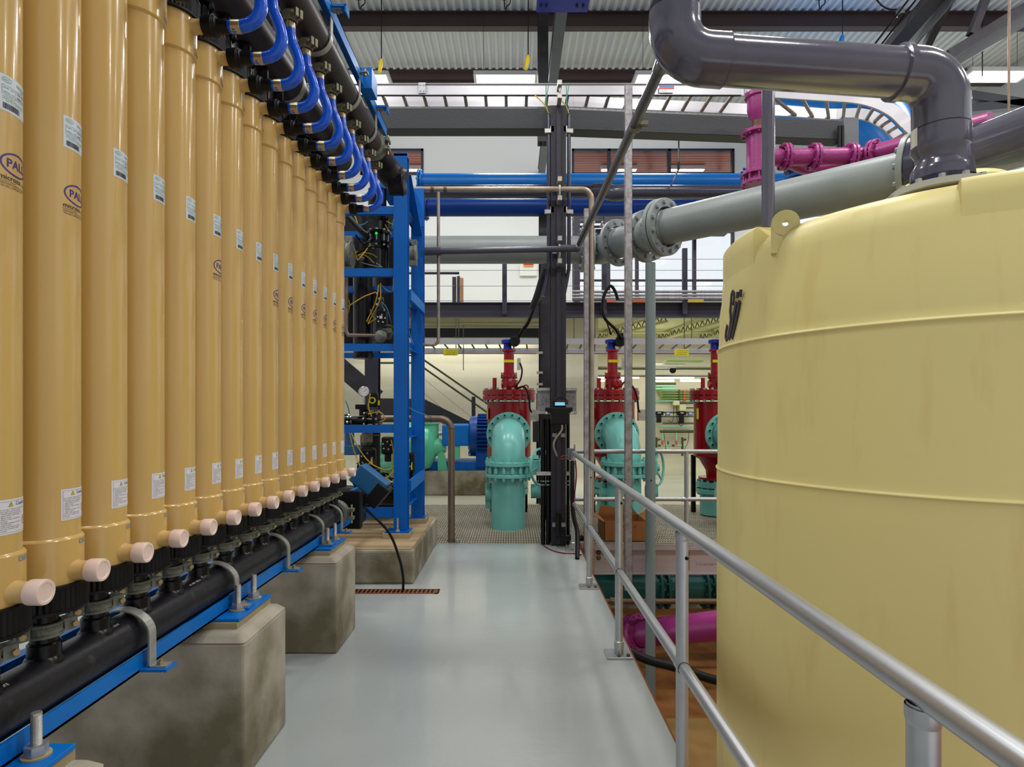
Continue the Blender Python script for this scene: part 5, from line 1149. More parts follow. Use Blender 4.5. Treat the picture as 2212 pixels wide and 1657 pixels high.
# second green pump piece seen low behind the skid
pc = thing('suction_elbow', tuple(P(835, 1000, 7.9)), 'light green flanged suction fitting seen between the skid beams', 'pipe fitting')
Y = 7.9; m = MB(); m.path(crv([P(845, 955, Y), P(843, 985, Y), P(825, 1005, Y - .1), P(808, 1035, Y - .2), P(825, 1085, Y - .2)], 6), .16, 24); m.build('elbow', 'green_pump', pc)
m = MB(); flange(m, P(845, 960, Y), (0, 0, 1), .22, .04, 10, .016); flange(m, P(826, 1080, Y - .2), (.1, 0, 1), .22, .04, 10, .016); m.build('flange', 'green_pump', pc)

# ---------------------------------------------------------------- valves, gauge and wiring inside the skid
def wafer(px, py, Y, r, lb, d=(0, 0, 1), h=.14):
    c = P(px, py, Y); d = Vector(d).normalized(); t = thing('flanged_valve', tuple(c), lb, 'valve', 'black flanged valves in the skid')
    m = MB(); m.lathe(c - d * h / 2, d, [(r * .6, 0), (r, .004), (r, .03), (r * .8, .034), (r * .8, h - .034), (r, h - .03), (r, h - .004), (r * .6, h)], 28, 0); m.build('body', 'black_gloss', t)
    bolt_ring('flange_bolt', 'zinc', t, c, d, r * .82, 8, lambda m, p: (m.hexn(p + d * h / 2, d, .014, .016), m.tube(p - d * h / 2, p + d * h / 2, .007, 6), m.hexn(p - d * h / 2, -d, .014, .016))); return t
def blackpipe(pts, r, lb, mt='black_gloss'): return tag(MB().path(pts, r, 24).build('skid_pipe', mt), lb, 'pipe', 'pipes inside the blue skid')
for k, (a, b, c_, d_, Y, r) in enumerate(((752, 470, 752, 590, 7.2, .16), (800, 470, 800, 590, 7.6, .15), (843, 470, 843, 590, 7.2, .13), (838, 600, 838, 745, 7.3, .14), (760, 600, 760, 745, 7.6, .16), (800, 940, 800, 1090, 7.4, .12), (700, 1075, 860, 1085, 7.0, .16))):
    blackpipe([P(a, b, Y), P(c_, d_, Y)], r, 'deep black pipe at the back of the skid, %s' % ('left one in the upper bay', 'middle one in the upper bay', 'right one in the upper bay', 'right one in the second bay', 'left one in the second bay', 'upright in the lowest bay', 'level near the skid floor')[k], 'black')
Y = 6.3
blackpipe([P(785, 590, Y), P(785, 775, Y)], .105, 'thick black vertical pipe inside the skid, left of the nearer blue post')
blackpipe([P(830, 470, Y), P(830, 580, Y)], .045, 'black vertical pipe above and below the green lit valve')
blackpipe([P(815, 410, 6.0), P(815, 470, 6.0)], .09, 'short black pipe hanging under the top brown header elbow')
w1 = wafer(818, 516, 6.25, .12, 'black flanged valve with a green cap in the upper skid bay'); MB().sphere(P(813, 504, 6.1), .014, 10).build('indicator', 'led_green', w1)
blackpipe([P(752, 470, 6.1), P(795, 515, 6.1)], .03, 'slanting black pipe in the upper skid bay', 'black')
tag(MB().path([P(748, 600, 6.1), P(748, 715, 6.1), P(752, 724, 6.1), P(812, 725, 6.1)], .02, 12).build('skid_pipe', 'stainless_brown'), 'thin brown pipe along the skid beam ending at the round filter', 'pipe', 'pipes inside the blue skid')
m = MB(); c = P(822, 727, 6.05); m.lathe(c, (.3, -1, 0), [(.05, -.1), (.062, 0), (.062, .02), (.05, .03), (.012, .05), (0, .05)], 24)
tag(m.build('round_filter', 'cast_light'), 'round grey filter housing low in the middle skid bay', 'filter')
m = MB(); c = P(838, 720, 6.2); m.lathe(c, (0, 0, 1), [(.03, -.06), (.05, 0), (.04, .05), (.06, .07), (.02, .09)], 14); tag(m.build('bronze_valve', 'cast_brown'), 'rusty bronze valve beside the round filter in the skid', 'valve')
m = MB(); c = P(826, 690, 6.2); m.box(c.x - .05, c.x + .05, c.y - .05, c.y + .05, c.z - .09, c.z + .08); m.box(c.x - .02, c.x + .012, c.y - .055, c.y - .05, c.z + .0, c.z + .03, 1)
m.ring_bolts(c + Vector((0, -.05, 0)), (0, -1, 0), .04, 5, .008, .01, 1); tag(m.build('actuator', ['black', 'white'], bevel=.008), 'black valve actuator with white mark above the round filter', 'actuator', 'black actuators in the skid')
def coupring(px, py, Y, r, lb):
    c = P(px, py, Y); m = MB(); m.lathe(c, (1, 0, 0), [(r * .8, 0), (r, .006), (r, .02), (r * .9, .028), (r * .9, .05), (r, .058), (r, .074), (r * .8, .08)], 26); m.box(c.x, c.x + .08, c.y - .03, c.y + .03, c.z - r - .05, c.z - r + .01); m.box(c.x, c.x + .08, c.y - .03, c.y + .03, c.z + r - .01, c.z + r + .05)
    tag(m.build('pipe_coupling', 'cast_light'), lb, 'coupling', 'grooved couplings in the skid')
coupring(745, 550, 6.0, .13, 'large grey pipe coupling at the left of the upper skid bay'); coupring(884, 547, 6.3, .085, 'small grey pipe coupling right of the nearer blue post')
wafer(806, 648, 6.35, .1, 'black flanged valve above the thick vertical skid pipe', (0, 1, 0), .12)
# middle bay
Y = 6.4
t = thing('pressure_gauge', tuple(P(786, 846, Y)), 'round silver pressure gauge with white dial inside the skid', 'gauge')
c = P(786, 846, Y); m = MB(); m.lathe(c, (.25, -1, 0), [(.045, -.04), (.055, -.03), (.057, 0), (.05, .006)], 28); m.tube(c - Vector((0, 0, .12)), c - Vector((0, 0, .05)), .014, 10); m.build('case', 'zinc', t)
m = MB(); d = Vector((.25, -1, 0)).normalized(); m.lathe(c + d * .006, d, [(.046, 0), (.046, .001), (0, .001)], 26, 0, False); m.build('dial', 'white', t)
m = MB(); a_ = d.cross(Vector((0, 0, 1))).normalized() * -1
for k in range(11): q = radians(225 - k * 27); u_ = Vector((0, 0, 1)) * sin(q) - a_ * cos(q) * -1; m.beam(c + d * .009 + u_ * .034, c + d * .009 + u_ * .042, .002, .001, d)
m.beam(c + d * .0095, c + d * .0095 + (Vector((0, 0, .5)) + a_ * .6).normalized() * .03, .003, .001, d); m.build('pointer', 'ink_black', t)
blackpipe([P(735, 911, Y), P(806, 909, Y)], .052, 'black horizontal pipe on the middle skid beam under the gauge')
wafer(742, 912, 6.25, .085, 'black pipe flange at the far left of the middle skid bay', (1, 0, 0), .1)
wafer(805, 905, 6.4, .1, 'black flanged valve between black pipe and stainless pipe in the skid', (1, -.15, 0), .12)
m = MB(); c = P(784, 878, Y); m.box(c.x - .07, c.x + .05, c.y - .05, c.y + .05, c.z - .03, c.z + .02); m.tube(c - Vector((0, 0, .1)), c, .04, 14); tag(m.build('valve_neck', 'black', bevel=.004), 'black valve neck under the pressure gauge', 'valve')
t = thing('actuator', tuple(P(808, 868, 6.3)), 'black actuator with a yellow ring right of the pressure gauge', 'actuator', 'black actuators in the skid')
c = P(808, 865, 6.3); m = MB(); m.box(c.x - .05, c.x + .04, c.y - .03, c.y + .06, c.z - .07, c.z + .08); m.build('body', 'black', t, bevel=.02)
m = MB(); m.lathe(c + Vector((-.01, -.03, 0)), (0, -1, 0), [(.022, 0), (.036, 0), (.034, .012), (.022, .012), (.022, 0)], 20, 0, False); m.box(c.x + .045, c.x + .06, c.y - .03, c.y, c.z - .05, c.z - .0); m.build('yellow_ring', 'warn_yellow', t)
# lower bay
def act(px, py, Y, sx, sz, lb, mt='black', yel=True):
    c = P(px, py, Y); t = thing('actuator', tuple(c), lb, 'actuator', 'black actuators in the skid'); m = MB(); m.box(c.x - sx, c.x + sx, c.y - .06, c.y + .06, c.z - sz, c.z + sz); m.tube(c + Vector((0, 0, -sz - .08)), c + Vector((0, 0, -sz)), .035, 14); m.build('body', mt, t, bevel=min(sx, sz) * .35)
    m = MB(); m.ring_bolts(c + Vector((0, -.06, 0)), (0, -1, 0), min(sx, sz) * .7, 5, .009, .01); m.build('screws', 'zinc', t)
    if yel: m = MB(); m.box(c.x + sx * .5, c.x + sx * .75, c.y - .064, c.y - .06, c.z - sz * .6, c.z); m.build('yellow_label', 'warn_yellow', t)
act(795, 990, 6.45, .085, .11, 'black actuator with a yellow label low in the skid, left of the green fitting')
act(838, 962, 6.3, .06, .09, 'black actuator hanging over the light green fitting', yel=False)
act(885, 1000, 6.35, .05, .11, 'black actuator between the two blue skid posts')
wafer(790, 1035, 6.5, .13, 'black flanged valve behind the blue tilted box in the lower skid', (1, -.5, -.6), .14)
wafer(828, 1050, 6.5, .14, 'black flanged valve in front of the light green fitting', (1, -.5, -.6), .14)
blackpipe([P(770, 1062, 6.4), P(862, 1064, 6.4)], .13, 'thick black pipe lying behind the lowest skid beam')
m = MB(); c = P(765, 972, 6.2); m.box(c.x - .09, c.x + .05, c.y - .06, c.y + .06, c.z - .05, c.z + .05); m.tube(c + Vector((-.05, 0, .05)), c + Vector((-.05, 0, .2)), .05, 16); tag(m.build('transmitter', 'blue_box', bevel=.01), 'small blue transmitter beside the last tan column bottom', 'transmitter')
m = MB(); c = P(793, 945, 6.5); m.lathe(c, (0, 0, 1), [(.04, -.08), (.06, -.05), (.06, .04), (.05, .05), (.02, .08)], 16); tag(m.build('grey_valve', 'cast_grey'), 'grey valve head under the middle skid beam', 'valve')
random.seed(11)
wires = [([(755, 925), (770, 960), (800, 1000), (840, 1015), (862, 990)], 'wire_yellow'), ([(752, 920), (765, 975), (790, 1030), (812, 1048), (850, 1020)], 'wire_yellow'), ([(845, 950), (850, 980), (846, 1010), (862, 1040)], 'wire_yellow'),
         ([(800, 850), (796, 880), (803, 900)], 'wire_yellow'), ([(795, 895), (820, 890), (832, 905), (820, 912)], 'wire_yellow'), ([(770, 1000), (790, 1015), (830, 1012)], 'steel_grey'), ([(750, 640), (755, 660), (748, 690)], 'wire_yellow'),
         ([(818, 615), (812, 650), (792, 695)], 'wire_yellow'), ([(822, 612), (820, 650), (795, 698)], 'wire_yellow'), ([(795, 700), (810, 690), (825, 688)], 'wire_yellow'), ([(770, 550), (790, 552), (808, 568)], 'wire_yellow'), ([(768, 545), (800, 548), (815, 556)], 'wire_yellow'),
         ([(835, 478), (850, 485), (856, 478)], 'wire_yellow'), ([(832, 485), (840, 500), (845, 506)], 'wire_yellow'), ([(752, 470), (765, 465), (775, 490)], 'wire_yellow'), ([(790, 645), (815, 648), (835, 665), (846, 700)], 'wire_blue'), ([(762, 490), (785, 485), (795, 478)], 'wire_blue'),
         ([(880, 700), (886, 725), (893, 745)], 'wire_blue'), ([(882, 880), (900, 890), (930, 900)], 'wire_blue'), ([(746, 865), (752, 880), (756, 900)], 'wire_blue'), ([(785, 560), (770, 552), (750, 535)], 'steel_dark'), ([(760, 588), (752, 560), (744, 540)], 'cast_grey')]
pos = {470: 'top', 900: 'middle'}
for i, (w_, mt) in enumerate(wires):
    y = 6.0 + .02 * i; bay = 'upper' if w_[0][1] < 590 else 'second' if w_[0][1] < 750 else 'middle' if w_[0][1] < 915 else 'lower'
    o = MB().path(crv([P(a, b, y + .0) for a, b in w_], 5), .006 if mt != 'steel_dark' else .02, 6).build('wire', mt)
    col = {'wire_yellow': 'yellow', 'wire_blue': 'light blue', 'steel_grey': 'grey', 'steel_dark': 'thick dark', 'cast_grey': 'grey'}[mt]
    tag(o, '%s control wire looping in the %s bay of the blue skid' % (col, bay), 'wire', '%s wires in the %s skid bay' % (col, bay))
rw = random.Random(5)
for k in range(14):
    x0, y0 = rw.uniform(752, 845), rw.choice((rw.uniform(470, 570), rw.uniform(612, 725), rw.uniform(945, 1050))); y = 6.02 + rw.uniform(0, .3); c = ('wire_yellow', 'steel_grey', 'black', 'wire_blue')[k % 4]
    o = MB().path(crv([P(x0, y0, y), P(x0 + rw.uniform(-14, 18), y0 + rw.uniform(5, 22), y + .05), P(min(848, x0 + rw.uniform(10, 40)), y0 + rw.uniform(-10, 30), y), P(min(850, x0 + rw.uniform(20, 60)), y0 + rw.uniform(-20, 20), y + .05)], 5), .006 if k % 4 != 2 else .012, 6).build('wire', c)
    bay = 'upper' if y0 < 590 else 'second' if y0 < 750 else 'lower'; cn = {'wire_yellow': 'yellow', 'steel_grey': 'grey', 'black': 'black', 'wire_blue': 'light blue'}[c]
    tag(o, '%s control wire looping in the %s bay of the blue skid' % (cn, bay), 'wire', '%s wires in the %s skid bay' % (cn, bay))
for a, b in (((822, 912), (795, 1000)), ((812, 920), (790, 990))):
    tag(MB().tube(P(a[0], a[1], 9.0), P(b[0], b[1], 9.0), .03, 10).build('slanting_pipe', 'black'), 'black slanting pipe against the wall behind the skid, %s' % ('right of two' if a[0] > 820 else 'left of two'), 'pipe', 'slanting pipes behind the skid')

# ---------------------------------------------------------------- stair at the left behind
st = thing('steel_stair', (-2.5, 13, 0), 'dark steel stair with double rails climbing left along the cream wall', 'stair')
Y = 13.0; m = MB(); m.beam(P(700, 762, Y), P(815, 860, Y), .05, .38); m.beam(P(800, 880, Y), P(905, 882, Y), .05, .40); m.beam(P(895, 868, Y), P(1010, 925, Y), .05, .3); m.build('stringer', 'steel_dark', st)
m = MB(); m.tube(P(760, 725, Y), P(795, 747, Y), .022, 8); m.tube(P(815, 784, Y), P(893, 784, Y), .022, 8); m.tube(P(893, 762, Y), P(1070, 884, Y), .022, 8); m.tube(P(893, 779, Y), P(1070, 903, Y), .022, 8); m.tube(P(780, 768, Y), P(893, 768, Y), .016, 8); m.build('handrail', 'dark_green', st)
m = MB(); m.box(XX(1019, Y), XX(1027, Y), Y - .03, Y + .03, ZZ(925, Y), ZZ(857, Y)); m.build('post', 'steel_dark', st)
m = MB(); m.box(XX(889, Y), XX(896, Y), Y - .03, Y + .03, ZZ(905, Y), ZZ(776, Y)); m.build('post', 'steel_dark', st)
for a, b in ((810, 935), (840, 970), (868, 1000)): m = MB(); m.tube(P(905, a, Y), P(1060, b, Y), .004, 6); m.build('cable', 'steel_grey', st)

# ---------------------------------------------------------------- mezzanine edge and its railing
mz = thing('mezzanine_beam', (0, 13, 3.56), 'dark purple steel edge beam of the upper floor across the far end', 'beam')
m = MB(); m.box(-6.5, 10, 13.0, 13.02, 3.56, 3.86); m.box(-6.5, 10, 12.94, 13.1, 3.85, 3.87); m.box(-6.5, 10, 12.94, 13.1, 3.55, 3.565); m.build('edge', 'steel_mezz', mz)
rl = thing('cable_railing', (0, 12.95, 3.87), 'thin cable railing on the upper floor, dark posts before the white wall', 'railing')
for px in (1090, 1178, 1305, 1479, 1583): m = MB(); m.box(XX(px - 5, 12.9), XX(px + 5, 12.9), 12.86, 12.94, 3.6, ZZ(537, 12.9)); m.build('post', 'steel_mezz', rl)
for py in (584, 618, 560, 650): MB().tube(P(860, py, 12.9), P(1600, py, 12.9), .005, 6).build('cable', 'steel_grey', rl)
t = thing('gate_post', tuple(P(985, 655, 13.3)), 'short dark double post with a wooden edge on the upper floor', 'post')
m = MB(); m.box(XX(977, 13.2), XX(985, 13.2), 13.2, 13.3, 3.87, ZZ(598, 13.2)); m.box(XX(987, 13.2), XX(993, 13.2), 13.2, 13.3, 3.87, ZZ(596, 13.2)); m.build('uprights', 'steel_mezz', t)
m = MB(); m.box(XX(993, 13.2), XX(1000, 13.2), 13.2, 13.35, 3.87, ZZ(600, 13.2)); m.build('wood_edge', 'wood_edge', t)
m = MB(); m.tube(P(880, 590, 13.2), P(992, 590, 13.2), .03, 10); m.build('rail', 'steel_mezz', t)
t = thing('exit_sign', tuple(P(1141, 585, 15.4)), 'white emergency box with red and yellow top hidden behind the grey main', 'sign')
m = MB(); m.box(XX(1123, 15.4), XX(1160, 15.4), 15.42, 15.5, ZZ(595, 15.4), ZZ(570, 15.4)); m.build('box', 'white', t); m = MB(); m.box(XX(1131, 15.4), XX(1152, 15.4), 15.38, 15.44, ZZ(574, 15.4), ZZ(566, 15.4)); m.build('lamp', 'ink_red', t)
m = MB(); m.box(XX(1131, 15.4), XX(1152, 15.4), 15.38, 15.44, ZZ(575.5, 15.4), ZZ(574, 15.4)); m.build('stripe', 'warn_yellow', t)
# steel of the window bay and stacked conduits on the upper floor
for px, lb in ((1246, 'dark steel wall post beside the column in the bright bay'), (1311, 'dark steel wall post in the bright bay behind the elbow flange')):
    m = MB(); m.box(XX(px - 7, 14.5), XX(px + 6, 14.5), 14.4, 14.55, 3.87, 7.2); tag(m.build('wall_post', 'steel_mezz'), lb, 'post', 'steel posts in the bright bay')
for i, py in enumerate((630, 637.5, 644)):
    tag(MB().tube(P(1236, py, 12.6), P(1620, py, 12.6), .03, 10).build('conduit_run', 'galv'), '%s of the three steel conduits running above the dark edge beam' % ('top', 'middle', 'lowest')[i], 'conduit', 'steel conduits above the edge beam')
t = thing('far_cable_ladder', tuple(P(1420, 485, 14.8)), 'silver cable ladder seen in the bright bay behind the grey elbow', 'cable tray')
m = MB(); Y = 14.8; m.box(XX(1238, Y), XX(1570, Y), Y, Y + .03, ZZ(492, Y), ZZ(487, Y)); m.box(XX(1238, Y), XX(1570, Y), Y - .3, Y - .27, ZZ(480, Y), ZZ(477, Y)); m.build('side_rail', 'steel_mezz', t)
for px in range(1240, 1570, 19):
    m = MB(); m.beam(P(px, 491, Y), P(px + 5, 479, Y - .3), .05, .02); m.build('rung', 'alu_tray', t)
m = MB(); m.box(XX(1238, 15), XX(1570, 15), 15.0, 15.2, ZZ(477, 15), ZZ(460, 15)); tag(m.build('header_beam', 'steel_grey'), 'grey beam over the bright window bay', 'beam')
m = MB(); m.box(XX(1238, 15), XX(1570, 15), 14.95, 15.2, ZZ(506, 15), ZZ(496, 15)); tag(m.build('header_beam', 'steel_mezz'), 'dark beam across the window bay under the far cable ladder', 'beam')
for px0, px1, py0, py1, mt, lb in ((1492, 1520, 645, 654, 'yellow', 'yellow box peeking between conduits and edge beam'), (1308, 1330, 648, 656, 'orange', 'orange box peeking under the conduits left of the strut channel'), (1368, 1396, 648, 656, 'orange', 'orange strip under the conduits beside the grey post')):
    m = MB(); m.box(XX(px0, 13.4), XX(px1, 13.4), 13.4, 13.6, 3.87, ZZ(py0 - 3, 13.4)); tag(m.build('storage_box', mt, bevel=.005), lb, 'box')
# ---------------------------------------------------------------- under the upper floor
t = thing('ceiling_tray', (0, 12.3, 2.95), 'long silver cable tray under the upper floor across the far end', 'cable tray')
m = MB(); Y = 12.3; m.box(-4, 5.5, Y, Y + .02, ZZ(744, Y), ZZ(731, Y)); m.build('front_rail', 'alu_tray', t)
m = MB(); Y = 12.75; m.box(-4, 5.5, Y, Y + .02, ZZ(763, Y) , ZZ(752, Y)); m.build('rear_rail', 'alu_tray', t)
x = -3.9
while x < 5.4:
    m = MB(); m.beam((x, 12.32, ZZ(744, 12.3)), (x + .02, 12.75, ZZ(752, 12.75)), .03, .02); m.build('rung', 'dark_green', t); x += .28
m = MB(); m.box(XX(1052, 12.3), XX(1058, 12.3), 12.28, 12.3, ZZ(743, 12.3), ZZ(733, 12.3)); m.build('splice_plate', 'alu', t)
for px in (958, 1457):
    Y = 12.25; t = thing('warning_sign', tuple(P(px + 15, 768, Y)), 'small yellow warning sign hanging from the tray, %s' % ('near the blue skid' if px < 1000 else 'between grey post and tank'), 'sign', 'yellow signs on the tray')
    m = MB(); m.box(XX(px, Y), XX(px + 31, Y), Y, Y + .01, ZZ(768, Y), ZZ(754, Y)); m.build('plate', 'warn_yellow', t)
    fl = Flat(); fl.text('DANGER HIGH VOLTAGE', .055, .088, .024, 0, .8); fl.text('CAUTION OVERHEAD', .055, .05, .024, 0, .9); fl.text('AUTHORIZED ONLY', .03, .015, .026, 0, .9)
    m = MB(); fl.plane(m, P(px, 768, Y - .002), (1, 0, 0), (0, 0, 1)); m.build('lettering', ['ink_black'], t)
tag(MB().tube(P(750, 763.5, 12.9), P(1540, 763.5, 12.9), .014, 8).build('orange_line', 'rust'), 'thin rusty orange pipe along the tray under the upper floor', 'pipe')
m = MB(); m.box(-5, XX(1182, 12.9), 13.2, 13.4, ZZ(729, 13.2), ZZ(709, 13.2)); tag(m.build('lower_beam', 'black'), 'deep black beam behind the silver tray under the upper floor', 'beam')
for i, py in enumerate((697, 705)):
    tag(MB().tube(P(750, py, 13.4), P(1185, py, 13.4), .018, 8).build('line_pipe', 'cream_paint'), '%s cream pipe under the upper floor left of the columns' % ('upper', 'lower')[i], 'pipe', 'cream pipes under the upper floor')
for px, y0_, y1_, lb in ((985, 686, 752, 'hanger rod at the yellow sign'), (991, 686, 752, 'hanger rod right of the yellow sign'), (1001, 700, 800, 'hanger rod ending in a small hook right of the yellow sign'), (1240, 686, 745, 'hanger rod right of the middle column'), (1285, 686, 760, 'hanger rod behind the stainless downpipe'), (1478, 686, 760, 'hanger rod over the second yellow sign'), (1494, 686, 735, 'hanger rod right of the second yellow sign')):
    tag(MB().tube(P(px, y0_, 12.6), P(px, y1_, 12.6), .009, 6).build('hanger_rod', 'dark_green'), 'thin dark ' + lb, 'rod', 'hanger rods under the upper floor')
# bar joists under the upper floor, right part
for j, (px0, px1) in enumerate(((1283, 1440), (1420, 1560), (1510, 1660))):
    a, b = P(px0 - 0, 736, 17.6), P(px1, 694, 13.3); t = thing('bar_joist', tuple((a + b) / 2), '%s cream bar joist under the upper floor' % ('leftmost', 'middle', 'rightmost')[j], 'joist', 'bar joists')
    m = MB(); m.beam(a, b, .06, .05); m.beam(a + Vector((0, 0, .17)), b + Vector((0, 0, .17)), .06, .04); m.build('chords', 'cream_paint', t)
    m = MB(); n = 14
    for k in range(n): p = a + (b - a) * k / n; q = a + (b - a) * (k + .5) / n + Vector((0, 0, .16)); r_ = a + (b - a) * (k + 1) / n; m.tube(p, q, .012, 6); m.tube(q, r_, .012, 6)
    m.build('web', 'dark_green', t)
for i, (py, mt) in enumerate(((705, 'steel_grey'), (718, 'cream_paint'), (795, 'dark_green'), (812, 'steel_grey'))):
    tag(MB().tube(P(1284, py, 16.5), P(1560, py, 16.5), .03 if i != 2 else .05, 8).build('service_pipe', mt), '%s level service pipe in the far room right of the column' % ('topmost', 'second', 'third', 'lowest')[i], 'pipe', 'service pipes in the far room')
m = MB(); m.lathe(P(1453, 800, 16.2), (0, -1, 0), [(.05, 0), (.085, 0), (.085, .03), (.05, .03)], 18); tag(m.build('hose_reel', 'black'), 'black ring hanging under the third service pipe', 'ring')
for px0, px1, py, lb in ((1283, 1380, 812 + 4, 'in the far room, left piece behind the middle strainer'), (1415, 1498, 816, 'in the far room, above and between the strainers'), (1415, 1455, 823, 'in the far room, lower piece right of the grey post'), (1471, 1520, 823, 'in the far room, lower piece beside the third strainer'), (1283, 1350, 823, 'in the far room, lower piece left of the strut channel')):
    Y = 16.8; a, b = P(px0, py, Y), P(px1, py, Y); t = thing('strip_light', tuple((a + b) / 2), 'lit strip light ' + lb, 'light', 'strip lights in the far room')
    m = MB(); m.box(a.x, b.x, Y - .06, Y + .06, a.z + .02, a.z + .06); m.build('housing', 'white', t); m = MB(); m.box(a.x, b.x, Y - .05, Y + .05, a.z - .02, a.z + .02); m.build('diffuser', 'lamp_warm', t)
for k, (py, px0, px1) in enumerate(((779, 1440, 1520), (786, 1400, 1480), (793, 1400, 1460))):
    m = MB(); Y = 15.5 + k * .3; m.box(XX(px0, Y), XX(px1, Y), Y, Y + .3, ZZ(py + 2, Y), ZZ(py - 1, Y)); tag(m.build('pipe_rack', ['pipe_green', 'white', 'white'][k]), '%s shelf of pale channel under the far room ceiling' % ('green', 'upper white', 'lower white')[k], 'channel', 'channels under the far room ceiling')
# wall with green pipework and analysers
Y = 18.3
for k, py in enumerate((845, 850, 855.5, 861, 866.5)):
    c = 1420 + (k * 3 if k < 4 else -1)
    pts = [P(c, 905 if k == 4 else 832, Y), P(c, py, Y), P(1500, py, Y)] if k < 4 else [P(1415, py, Y), P(1505, py, Y)]
    t = thing('wall_pipe', tuple(P(1460, py, Y)), '%s of five green wall pipes in the far room' % ('topmost', 'second from top', 'middle', 'fourth', 'lowest')[k], 'pipe', 'green wall pipes')
    m = MB()
    for p, q in zip(pts, pts[1:]): m.tube(p, q, .028, 10)
    m.build('tube', 'pipe_green' if k < 4 else 'pipe_pale', t)
    m = MB(); m.box(XX(1475, Y), XX(1480, Y), Y - .07, Y + .03, ZZ(py + 1.8, Y), ZZ(py - 1.8, Y)); m.build('orange_valve', 'orange', t)
tag(MB().box(XX(1466, Y), XX(1468, Y), Y - .05, Y + .1, ZZ(868, Y), ZZ(842, Y)).build('pipe_bracket', 'dark_green'), 'dark bracket across the five green wall pipes', 'bracket')
for k, py in enumerate((829, 834, 840)): tag(MB().tube(P(1416, py, 17.8), P(1460, py, 17.8), .03, 8).build('wall_pipe', ['dark_green', 'pipe_pale', 'pipe_pale'][k]), '%s of three short pipes above the green wall pipes' % ('dark topmost', 'pale middle', 'pale lowest')[k], 'pipe', 'short pipes in the far room')
for px0, px1, py0, py1, lb in ((1452, 1466, 866, 876, 'upper beige junction box on the far wall'), (1466, 1480, 874, 888, 'lower beige junction box on the far wall')):
    m = MB(); m.box(XX(px0, Y), XX(px1, Y), Y - .12, Y + .1, ZZ(py1, Y), ZZ(py0, Y)); tag(m.build('junction_box', 'cream_paint', bevel=.01), lb, 'box', 'junction boxes on the far wall')
for k, (a, b, py, r) in enumerate(((1466, 1505, 871, .02), (1482, 1505, 881, .02), (1416, 1498, 891, .025), (1416, 1498, 900, .02), (1432, 1500, 914.5, .025), (1426, 1505, 932, .045), (1416, 1500, 921, .02))):
    tag(MB().tube(P(a, py, Y - .1), P(b, py, Y - .1), r, 8).build('wall_conduit', 'dark_green' if k != 6 else 'pipe_pale'), '%s level pipe below the junction boxes on the far wall' % ('first', 'second', 'third', 'fourth', 'fifth', 'thickest dark', 'pale')[k], 'pipe', 'level pipes on the far wall')
for px in (1424, 1473):
    t = thing('analyser', tuple(P(px, 905, Y - .2)), 'black water analyser on the far wall, %s' % ('beside the grey post' if px < 1450 else 'between the two screens'), 'analyser', 'analysers on the far wall')
    m = MB(); c = P(px, 893, Y - .2); m.box(c.x - .13, c.x + .13, c.y, c.y + .1, c.z - .06, c.z + .06); m.box(c.x - .07, c.x + .06, c.y - .02, c.y + .1, c.z - .28, c.z); m.build('body', 'black', t)
    m = MB(); m.box(c.x - .05, c.x + .05, c.y - .025, c.y - .02, c.z, c.z + .03); m.build('window', 'zinc', t)
for px in (1443, 1492):
    t = thing('controller', tuple(P(px, 900, Y - .2)), 'small grey controller with blue screen, %s' % ('between the two analysers' if px < 1460 else 'beside the third strainer'), 'controller', 'controllers on the far wall')
    c = P(px, 895, Y - .2); m = MB(); m.box(c.x - .065, c.x + .065, c.y, c.y + .08, c.z - .07, c.z + .065); m.build('case', 'steel_grey', t); m = MB(); m.box(c.x - .04, c.x + .04, c.y - .005, c.y, c.z - .0, c.z + .05); m.build('screen', 'screen', t)
for px, py, mt, lb in ((1431, 956, 'orange', 'left orange valve on the lower pale pipework'), (1461, 956, 'orange', 'right orange valve on the lower pale pipework')):
    t = thing('sample_valve', tuple(P(px, py, Y - .1)), lb, 'valve', 'orange sample valves'); c = P(px, py, Y - .1); m = MB(); m.tube(c - Vector((0, 0, .06)), c + Vector((0, 0, .06)), .04, 10); m.build('body', mt, t)
    m = MB(); m.tube(c + Vector((0, 0, .06)), c + Vector((0, 0, .4)), .025, 8); m.tube(c - Vector((.2, 0, .09)), c + Vector((.25, 0, -.09)), .028, 8); m.build('pipe', 'pipe_pale', t)
    m = MB(); m.tube(c + Vector((.17, 0, -.09)), c + Vector((.17, 0, .04)), .022, 8); m.tube(c - Vector((.14, 0, .09)), c - Vector((.06, 0, .09)), .035, 8); m.build('fitting', 'dark_green', t)
for px in (1418, 1474): m = MB(); m.tube(P(px, 985, Y - .1), P(px, 945, Y - .1), .035, 8); m.tube(P(px, 951, Y - .1), P(px + 8, 949, Y - .1), .03, 8); tag(m.build('drain_riser', 'dark_green'), 'dark vertical sample pipe low on the far wall, %s' % ('beside the grey post' if px < 1450 else 'nearer the third strainer'), 'pipe', 'sample risers on the far wall')
for k, pts in enumerate(([(1456, 878), (1454, 905), (1450, 912), (1443, 908)], [(1461, 878), (1463, 905), (1470, 920), (1476, 915)], [(1488, 935), (1486, 955), (1476, 975)], [(1434, 935), (1436, 950), (1438, 975), (1432, 975)])):
    cable([P(a, b, Y - .25) for a, b in pts], .008, '%s thin black lead looping on the far wall' % ('upper left', 'upper right', 'lower right', 'lower left')[k], g='leads on the far wall')

